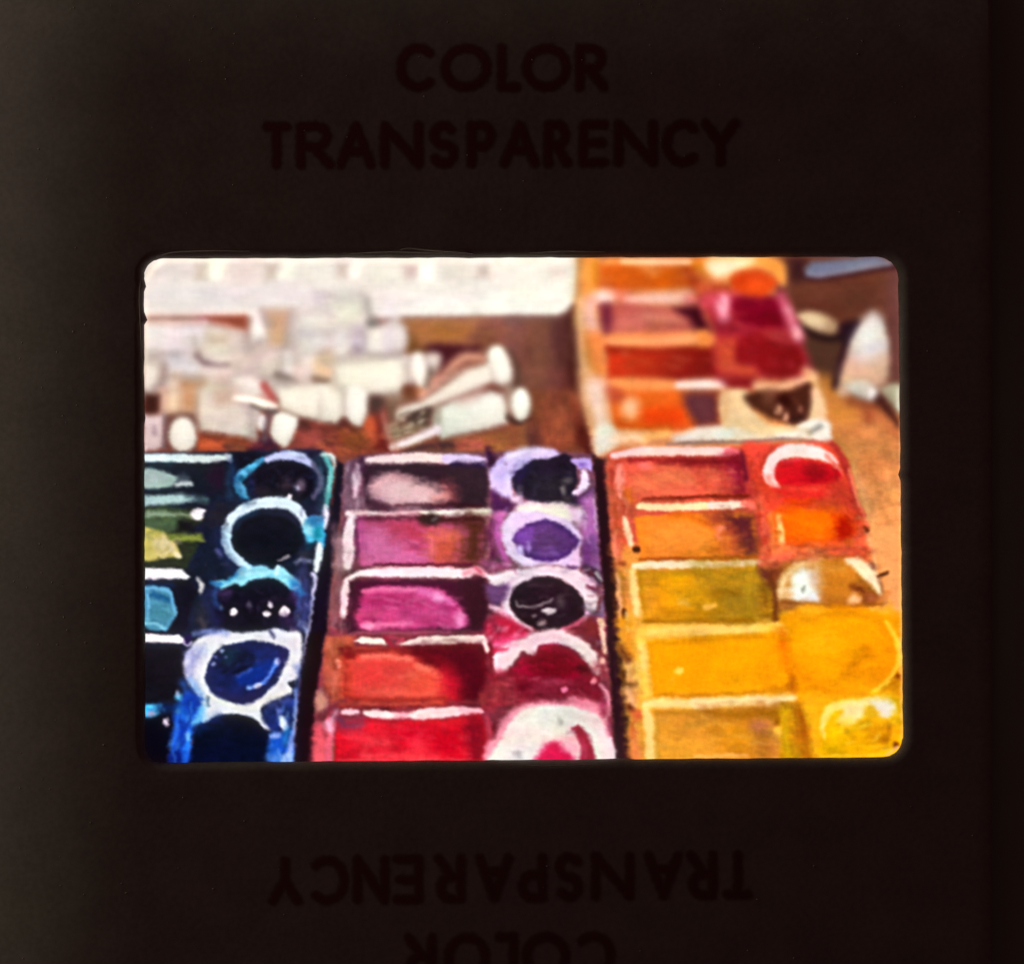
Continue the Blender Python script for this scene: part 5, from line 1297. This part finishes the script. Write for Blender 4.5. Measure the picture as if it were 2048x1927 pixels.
at('A1')
S('150 560 152 900 150 1400', '#fbe8de', [20, 26, 22], 3, a=.8); S('165 340 230 230 320 165', '#fff0e6', 30, 3.5, a=.9); S('150 380 150 560', '#f8e6de', 22, 3, a=.8)  # painted edge light down the window's left side and round its corner
at('A2')
S('150 250 152 600', '#f6dfe4', 18, 3, a=.7)  # lower end of the painted left edge light

# ---- lens softness of the pictured scene (its far end is out of focus), then the film's fine grain
def blur(img, sig):
    s = sig / FSTEP; n = max(1, int(3 * s + .5)); k = np.exp(-0.5 * (np.arange(-n, n + 1) / s) ** 2); k /= k.sum()
    for ax in (0, 1):
        pad = [(0, 0)] * 3; pad[ax] = (n, n); q = np.pad(img, pad, mode='edge'); out = 0
        for i, w in enumerate(k):
            sl = [slice(None)] * 3; sl[ax] = slice(i, i + img.shape[ax]); out = out + w * q[tuple(sl)]
        img = out
    return img
near, far = blur(CAN, 2.0), blur(CAN, 4.2)
f = np.clip((930 - GY) / 130, 0, 1)[..., None]
CAN = near * (1 - f) + far * f
CAN = CAN + 0.30 * (CAN - blur(CAN, 5.0)) + 0.10 * (CAN - blur(CAN, 24.0))
lum = (CAN @ np.array([.3, .59, .11]))[..., None]
CAN = lum + 1.05 * (CAN - lum)
# fine crinkle of the drying paint, then the crisp edges of a sharpened picture
def sample(img, x, y):
    u = np.clip((x - FX0) / FSTEP, 0, FNX - 1.001); v = np.clip((y - FY0) / FSTEP, 0, FNY - 1.001)
    i, j = u.astype(int), v.astype(int); fu, fv = (u - i)[..., None], (v - j)[..., None]
    return (img[j, i] * (1 - fu) + img[j, i + 1] * fu) * (1 - fv) + (img[j + 1, i] * (1 - fu) + img[j + 1, i + 1] * fu) * fv
cr = 1 - 0.75 * f[..., 0]
CAN = sample(CAN, GX + cr * (0.6 * value_noise(5.5, 4.5, 71) + 0.9 * value_noise(11, 9, 73)), GY + cr * (0.6 * value_noise(5, 5.5, 72) + 0.9 * value_noise(10, 11, 74)))
CAN = CAN * (1 + (0.035 * value_noise(6, 4, 75) + 0.03 * value_noise(12, 7, 76) + 0.03 * value_noise(4, 12, 77))[..., None] * (1 - 0.6 * f) * (1.15 - lum))
CAN = CAN + (0.42 - 0.2 * f) * (CAN - blur(CAN, 3.4))
strk = 0.5 * value_noise(30, 4.5, 51) + 0.5 * value_noise(6, 14, 52)
CAN = CAN * (1 + 0.012 * strk[..., None]) + 0.005 * np.stack([value_noise(4, 4, 60 + k) for k in range(3)], -1) * (1 - .6 * f)
CAN = CAN * np.array([1.02, 1.0, 0.975]) * (1 + 0.075 * f * np.clip((lum - .5) * 2, 0, 1))
CAN = np.clip(CAN, 0.012, 1)
FILM = np.where(CAN <= 0.04045, CAN / 12.92, ((CAN + 0.055) / 1.055) ** 2.4)
FILM = np.clip(0.99 * FILM + 0.035 * blur(FILM, 9.0) + 0.025 * blur(FILM, 30.0), 0.0006, 0.985)   # soft bloom round bright areas, painted into the dye
CAN = np.where(FILM <= 0.0031308, FILM * 12.92, 1.055 * FILM ** (1 / 2.4) - 0.055)
# ---------------------------------------------------------------- the light box under the slide
FILM_Z, TOP_Z = 0.00170, 0.00235                           # height of the film and of the mount's face above the box
MX0, MX1, MY0, MY1 = -60.0, 1980.0, -80.0, 2090.0          # outline of the mount
box = bpy.data.objects.new('light_box', None); COL.objects.link(box)
box.location = (wx(1046), wy(1018), -0.012)
box['label'] = 'dark light box showing as a dark strip along the slide\'s right edge'
box['category'] = 'light box'

def box_local(o):
    o.location = -Vector(box.location); return o
pw = rounded_quad([(270, 500), (1826, 500), (1826, 1542), (270, 1542)], [30] * 4)
N_ = len(pw)
outer = rounded_quad([(-700, -700), (2750, -700), (2750, 2700), (-700, 2700)], [120] * 4)
loops = []
for ring, z in ((pw, -0.0035), (pw, -0.0002), (pw + (pw - pw.mean(0)) * 0.004, 0.0), (outer, 0.0), (outer + (outer - outer.mean(0)) * 0.004, -0.0006), (outer + (outer - outer.mean(0)) * 0.004, -0.012)):
    loops.extend([(wx(x), wy(y), z) for x, y in ring])
box_local(mesh_object('top_plate', loops, [f[::-1] for f in grid_faces(6, N_)], PLATE, box))
pv = [(wx(x), wy(y), z) for z in (-0.0036, -0.0046) for x, y in ((180, 410), (1916, 410), (1916, 1632), (180, 1632))]
box_local(mesh_object('diffuser_panel', pv, [(0, 3, 2, 1), (4, 5, 6, 7), (0, 1, 5, 4), (1, 2, 6, 5), (2, 3, 7, 6), (3, 0, 4, 7)], PANEL, box))

# ---------------------------------------------------------------- the slide
slide = bpy.data.objects.new('photo_slide', None); COL.objects.link(slide)
slide['label'] = 'dark cardboard mounted colour slide with a bright picture of paint boxes in its window'
slide['category'] = 'slide'

def face_z(x, y):
    """Height of the mount's face: the card is nearly flat and rolls off towards its rim."""
    def roll(d, w, h):
        t = np.clip(1 - d / w, 0, 1)
        return -h * t ** 2.4
    x = np.asarray(x, float); y = np.asarray(y, float)
    return TOP_Z + (roll(x - MX0, 330, 60) + roll(MX1 - x, 30, 1) + roll(y - MY0, 260, 58) + roll(MY1 - y, 260, 8)) * U  # rim roll shaped so the left and top brighten under the lamp

win = rounded_quad([(287, 516.5), (1797, 513), (1807.5, 1514), (290, 1525)], [40, 46, 46, 40])
r_ = np.random.default_rng(5)
ang = np.arange(len(win)) / len(win) * 2 * math.pi
ragged = sum(a_ * np.sin(k_ * ang + r_.uniform(0, 6.28)) for k_, a_ in ((37, .35), (61, .3), (103, .3), (149, .25)))
ctr = win.mean(0)
dirn = (win - ctr) / np.linalg.norm(win - ctr, axis=1)[:, None]
win = win + dirn * ragged[:, None]
for nx_, ny_, amp, wd in ((287, 571, 4.5, 5), (289, 637, 7, 8), (289, 830, 3, 8), (1803, 948, 4, 6), (1240, 1519, 3, 14)):   # loose fibres of the cut card
    d = np.hypot(win[:, 0] - nx_, win[:, 1] - ny_)
    win = win - dirn * (amp * np.exp(-(d / wd) ** 2))[:, None]
NW = len(win)
outer = rounded_quad([(MX0, MY0), (MX1, MY0), (MX1, MY1), (MX0, MY1)], [26] * 4)
nrm = np.roll(win, -1, 0) - np.roll(win, 1, 0)
nrm = np.stack([nrm[:, 1], -nrm[:, 0]], 1); nrm /= np.linalg.norm(nrm, axis=1)[:, None]
if ((nrm * dirn).sum(1)).mean() < 0: nrm = -nrm
vs = []
def ring(p, z): vs.extend(zip(wx(p[:, 0]), wy(p[:, 1]), np.broadcast_to(z, (len(p),))))
R, DEEP = 21.0, 19.0                                                   # rounded lip of the window, shaped to catch the film's glow
nloop = 0
ring(win, FILM_Z + 0.00002); nloop += 1
for a_ in np.linspace(14, 90, 14):
    w_ = R * (math.cos(math.radians(14)) - math.cos(math.radians(a_)))
    p = win + nrm * w_
    ring(p, face_z(p[:, 0], p[:, 1]) - DEEP * U * (1 - math.sin(math.radians(a_)))); nloop += 1
inner = win + nrm * w_
for t in np.linspace(0, 1, 46)[1:]:
    p = inner * (1 - t) + outer * t
    ring(p, face_z(p[:, 0], p[:, 1])); nloop += 1
for k_, dz in ((2.0, 3), (4.0, 9), (4.5, 22)):
    p = outer + (outer - outer.mean(0)) / 1000 * k_
    ring(p, np.maximum(face_z(outer[:, 0], outer[:, 1]) - dz * U, FILM_Z * 0.25)); nloop += 1
cover = mesh_object('front_cover', vs, [f[::-1] for f in grid_faces(nloop, NW)], CARD, slide, smooth=True)
bw = rounded_quad([(282, 510), (1813, 510), (1813, 1531), (282, 1531)], [40] * 4)
bo_ = rounded_quad([(MX0 + 6, MY0 + 6), (MX1 - 6, MY0 + 6), (MX1 - 6, MY1 - 6), (MX0 + 6, MY1 - 6)], [24] * 4)
vs = []
for p, z in ((bw, 0.00155), (bw, 0.00003), (bo_, 0.00003), (bo_, 0.00026)): ring(p, z)
mesh_object('back_cover', vs, grid_faces(4, NW), BACKCARD, slide)

# ---------------------------------------------------------------- the film, its pictured things as patches of the dye layer
fz = FILM_Z - 0.00006
film = mesh_object('film', [(wx(x), wy(y), fz) for x, y in ((FX0 - 8, FY0 - 8), (FX1 + 8, FY0 - 8), (FX1 + 8, FY1 + 8), (FX0 - 8, FY1 + 8))], [(0, 3, 2, 1)], ACETATE, slide)
film['label'] = 'glossy colour film showing paint boxes and paint tubes'
co = np.stack([wx(GX), wy(GY), np.full(GX.shape, FILM_Z)], -1).reshape(-1, 3)
dye = FILM.reshape(-1, 3)
ii, jj = np.meshgrid(np.arange(FNX - 1), np.arange(FNY - 1))
base = jj * FNX + ii
quads = np.stack([base, base + FNX, base + FNX + 1, base + 1], -1).reshape(-1, 4)
reg_q = REG[:-1, :-1].ravel()
for k_, (nm, lb) in enumerate(REGIONS):
    q = quads[reg_q == k_]
    if len(q) < 12: continue
    used, inv = np.unique(q, return_inverse=True)
    o = quad_object(nm, co[used], inv.reshape(-1, 4), DYE, film, 'dye', dye[used])
    o['label'] = lb

# ---------------------------------------------------------------- the print on the mount: COLOR TRANSPARENCY, and again upside down below
def arc(cx, cy, rx, ry, a0, a1, n=22):
    return [(cx + rx * math.cos(math.radians(a0 + (a1 - a0) * i / n)), cy - ry * math.sin(math.radians(a0 + (a1 - a0) * i / n))) for i in range(n + 1)]
# letter shapes in a box one high (y down) and one wide: pen strokes
GLYPH = {
    'C': [arc(.56, .5, .56, .5, 48, 312)],
    'O': [arc(.5, .5, .5, .5, 0, 360, 36)],
    'L': [[(0, 0), (0, 1)], [(0, 1), (1, 1)]],
    'R': [[(0, 0), (0, 1)], [(0, 0), (.5, 0)] + arc(.5, .265, .40, .265, 90, -90, 12) + [(0, .53)], [(.40, .53), (1, 1)]],
    'T': [[(0, 0), (1, 0)], [(.5, 0), (.5, 1)]],
    'A': [[(0, 1), (.5, 0)], [(.5, 0), (1, 1)], [(.2, .66), (.8, .66)]],
    'N': [[(0, 1), (0, 0)], [(0, 0), (1, 1)], [(1, 1), (1, 0)]],
    'S': [arc(.5, .25, .42, .25, 35, 270, 14) + arc(.5, .75, .46, .25, 90, -150, 14)[1:]],
    'P': [[(0, 0), (0, 1)], [(0, 0), (.55, 0)] + arc(.55, .28, .45, .28, 90, -90, 12) + [(0, .56)]],
    'E': [[(0, 0), (0, 1)], [(0, 0), (1, 0)], [(0, .48), (.9, .48)], [(0, 1), (1, 1)]],
    'Y': [[(0, 0), (.5, .52)], [(1, 0), (.5, .52)], [(.5, .52), (.5, 1)]],
}
LETTER_RNG = np.random.default_rng(21)
def letter(ch, x0, x1, y0, y1, flip=False, strength=.92):
    """One printed letter whose inked outline fills the given box."""
    pen = 18.0
    h = pen / 2
    strokes = []
    for s in GLYPH[ch]:
        q = []
        for u, v in s:
            if flip: u, v = 1 - u, 1 - v
            q.append((x0 + h + u * (x1 - x0 - pen), y0 + h + v * (y1 - y0 - pen)))
        strokes.append(q)
    st = 2.6
    gx, gy = np.meshgrid(np.arange(x0 - 12, x1 + 12, st), np.arange(y0 - 12, y1 + 12, st))
    nz = LETTER_RNG.normal(0, 1, gx.shape)
    for _ in range(3): nz = (nz + np.roll(nz, 1, 0) + np.roll(nz, -1, 0) + np.roll(nz, 1, 1) + np.roll(nz, -1, 1)) / 2.6
    nz = nz / (nz.std() + 1e-6)
    d = np.full(gx.shape, 1e9)
    for q in strokes: d = np.minimum(d, seg_dist(gx, gy, q, False))
    a = np.clip(0.5 - (d - h + 0.9 * nz) / 13.0, 0, 1)
    a = a * a * (3 - 2 * a) * strength * np.clip(0.95 + 0.06 * nz, 0.5, 1)
    ny, nx = gx.shape
    i2, j2 = np.meshgrid(np.arange(nx - 1), np.arange(ny - 1))
    b_ = j2 * nx + i2
    q = np.stack([b_, b_ + nx, b_ + nx + 1, b_ + 1], -1).reshape(-1, 4)
    q = q[a.ravel()[q].max(1) > 0.03]
    used, inv = np.unique(q, return_inverse=True)
    cz = np.stack([wx(gx), wy(gy), face_z(gx, gy) + 0.000008], -1).reshape(-1, 3)
    o = quad_object('letter', cz[used], inv.reshape(-1, 4), INK, cover, 'ink', a.ravel()[used])
    o['label'] = 'dark red printed letter %s %s' % (ch, 'upside down below the window' if flip else 'above the window')
for ch, a_, b2 in (('C', 792, 872), ('O', 881, 982), ('L', 994, 1041), ('O', 1044, 1141), ('R', 1150, 1216)):
    letter(ch, a_, b2, 88, 184)
for ch, a_, b2 in (('T', 525, 581), ('R', 592, 668), ('A', 672, 750), ('N', 760, 846), ('S', 856, 918), ('P', 934, 990), ('A', 1000, 1078), ('R', 1087, 1143), ('E', 1157, 1216), ('N', 1228, 1314), ('C', 1324, 1399), ('Y', 1402, 1478)):
    yy = 245 - (a_ - 525) / 950 * 6
    letter(ch, a_, b2, yy, yy + 94)
for ch, a_, b2 in (('Y', 536, 604), ('C', 618, 697), ('N', 706, 778), ('E', 785, 846), ('R', 868, 930), ('A', 950, 1026), ('P', 1036, 1093), ('S', 1108, 1168), ('N', 1182, 1268), ('A', 1288, 1364), ('R', 1372, 1434), ('T', 1446, 1504)):
    yy = 1711 - (a_ - 536) / 950 * 13
    letter(ch, a_, b2, yy, yy + 98, True, .75)
for ch, a_, b2 in (('R', 808, 872), ('O', 888, 980), ('L', 990, 1036), ('O', 1044, 1140), ('C', 1150, 1230)):
    yy = 1865 - (a_ - 808) / 950 * 10
    letter(ch, a_, b2, yy, yy + 98, True, .75)

# ---------------------------------------------------------------- loose fibres of card standing along the top of the window
FIBRE, nt, out = material('card_fibre')
b = nt.nodes.new('ShaderNodeBsdfPrincipled'); b.inputs['Base Color'].default_value = (0.5, 0.43, 0.36, 1); b.inputs['Roughness'].default_value = 0.7
nt.links.new(b.outputs[0], out.inputs['Surface'])
def fibre(pts, rad):
    p = np.array([(wx(x), wy(y), float(face_z(x, y)) + h_ * U) for x, y, h_ in pts])
    n = 16; t = np.linspace(0, len(p) - 1, n); q = np.stack([np.interp(t, range(len(p)), p[:, k]) for k in range(3)], 1)
    for _ in range(2): q[1:-1] = (q[:-2] + 2 * q[1:-1] + q[2:]) / 4
    vs_ = []
    for i in range(n):
        d = q[min(i + 1, n - 1)] - q[max(i - 1, 0)]; d /= np.linalg.norm(d)
        s_ = np.cross(d, (0, 0, 1)); s_ /= np.linalg.norm(s_); u_ = np.cross(s_, d)
        r = rad * U * (0.35 + 0.65 * math.sin(math.pi * (i + .5) / n))
        vs_.extend([tuple(q[i] + r * (math.cos(a) * s_ + math.sin(a) * u_)) for a in np.linspace(0, 2 * math.pi, 6)[:-1]])
    mesh_object('fibre', vs_, grid_faces(n, 5), FIBRE, cover, smooth=True)
fibre([(800, 500, 1), (815, 496, 6), (850, 500, 8), (900, 503, 4), (950, 507, -4), (958, 512, -10)], 1.5)
fibre([(700, 507, -2), (780, 503, 3), (850, 505, 3), (930, 508, -4)], 1.2)
fibre([(310, 514, -4), (345, 504, 3), (420, 501, 5), (500, 503, 2)], 1.1)
fibre([(1060, 506, -2), (1130, 502, 3), (1210, 504, 2)], 1.0)
fibre([(281, 560, -2), (279, 600, 4), (282, 660, 3), (284, 720, -3)], 1.1)
fibre([(1020, 1528, 1), (1090, 1531, 4), (1200, 1527, 2)], 1.0)

# ---------------------------------------------------------------- specks of dust on the mount, most of them near its lit rim
r_ = np.random.default_rng(9)
vs_, fs_ = [], []
while len(fs_) < 150 * 4:
    x, y = r_.uniform(0, 1960), r_.uniform(0, 1920)
    if 230 < x < 1850 and 460 < y < 1580: continue
    if r_.uniform() > math.exp(-min(x / 260, y / 160)) + 0.12: continue
    r = r_.uniform(0.9, 2.2) * U; z = float(face_z(x, y)); k0 = len(vs_)
    a0 = r_.uniform(0, 6.28)
    vs_.extend([(wx(x) + r * math.cos(a0 + t) * r_.uniform(.6, 1.3), wy(y) + r * math.sin(a0 + t) * r_.uniform(.6, 1.3), z - 0.000004) for t in (0, 1.57, 3.14, 4.71)])
    vs_.append((wx(x), wy(y), z + r * 0.7))
    fs_.extend([(k0 + i, k0 + (i + 1) % 4, k0 + 4) for i in range(4)])
dust = mesh_object('dust', vs_, fs_, FIBRE, cover)
dust['kind'] = 'stuff'
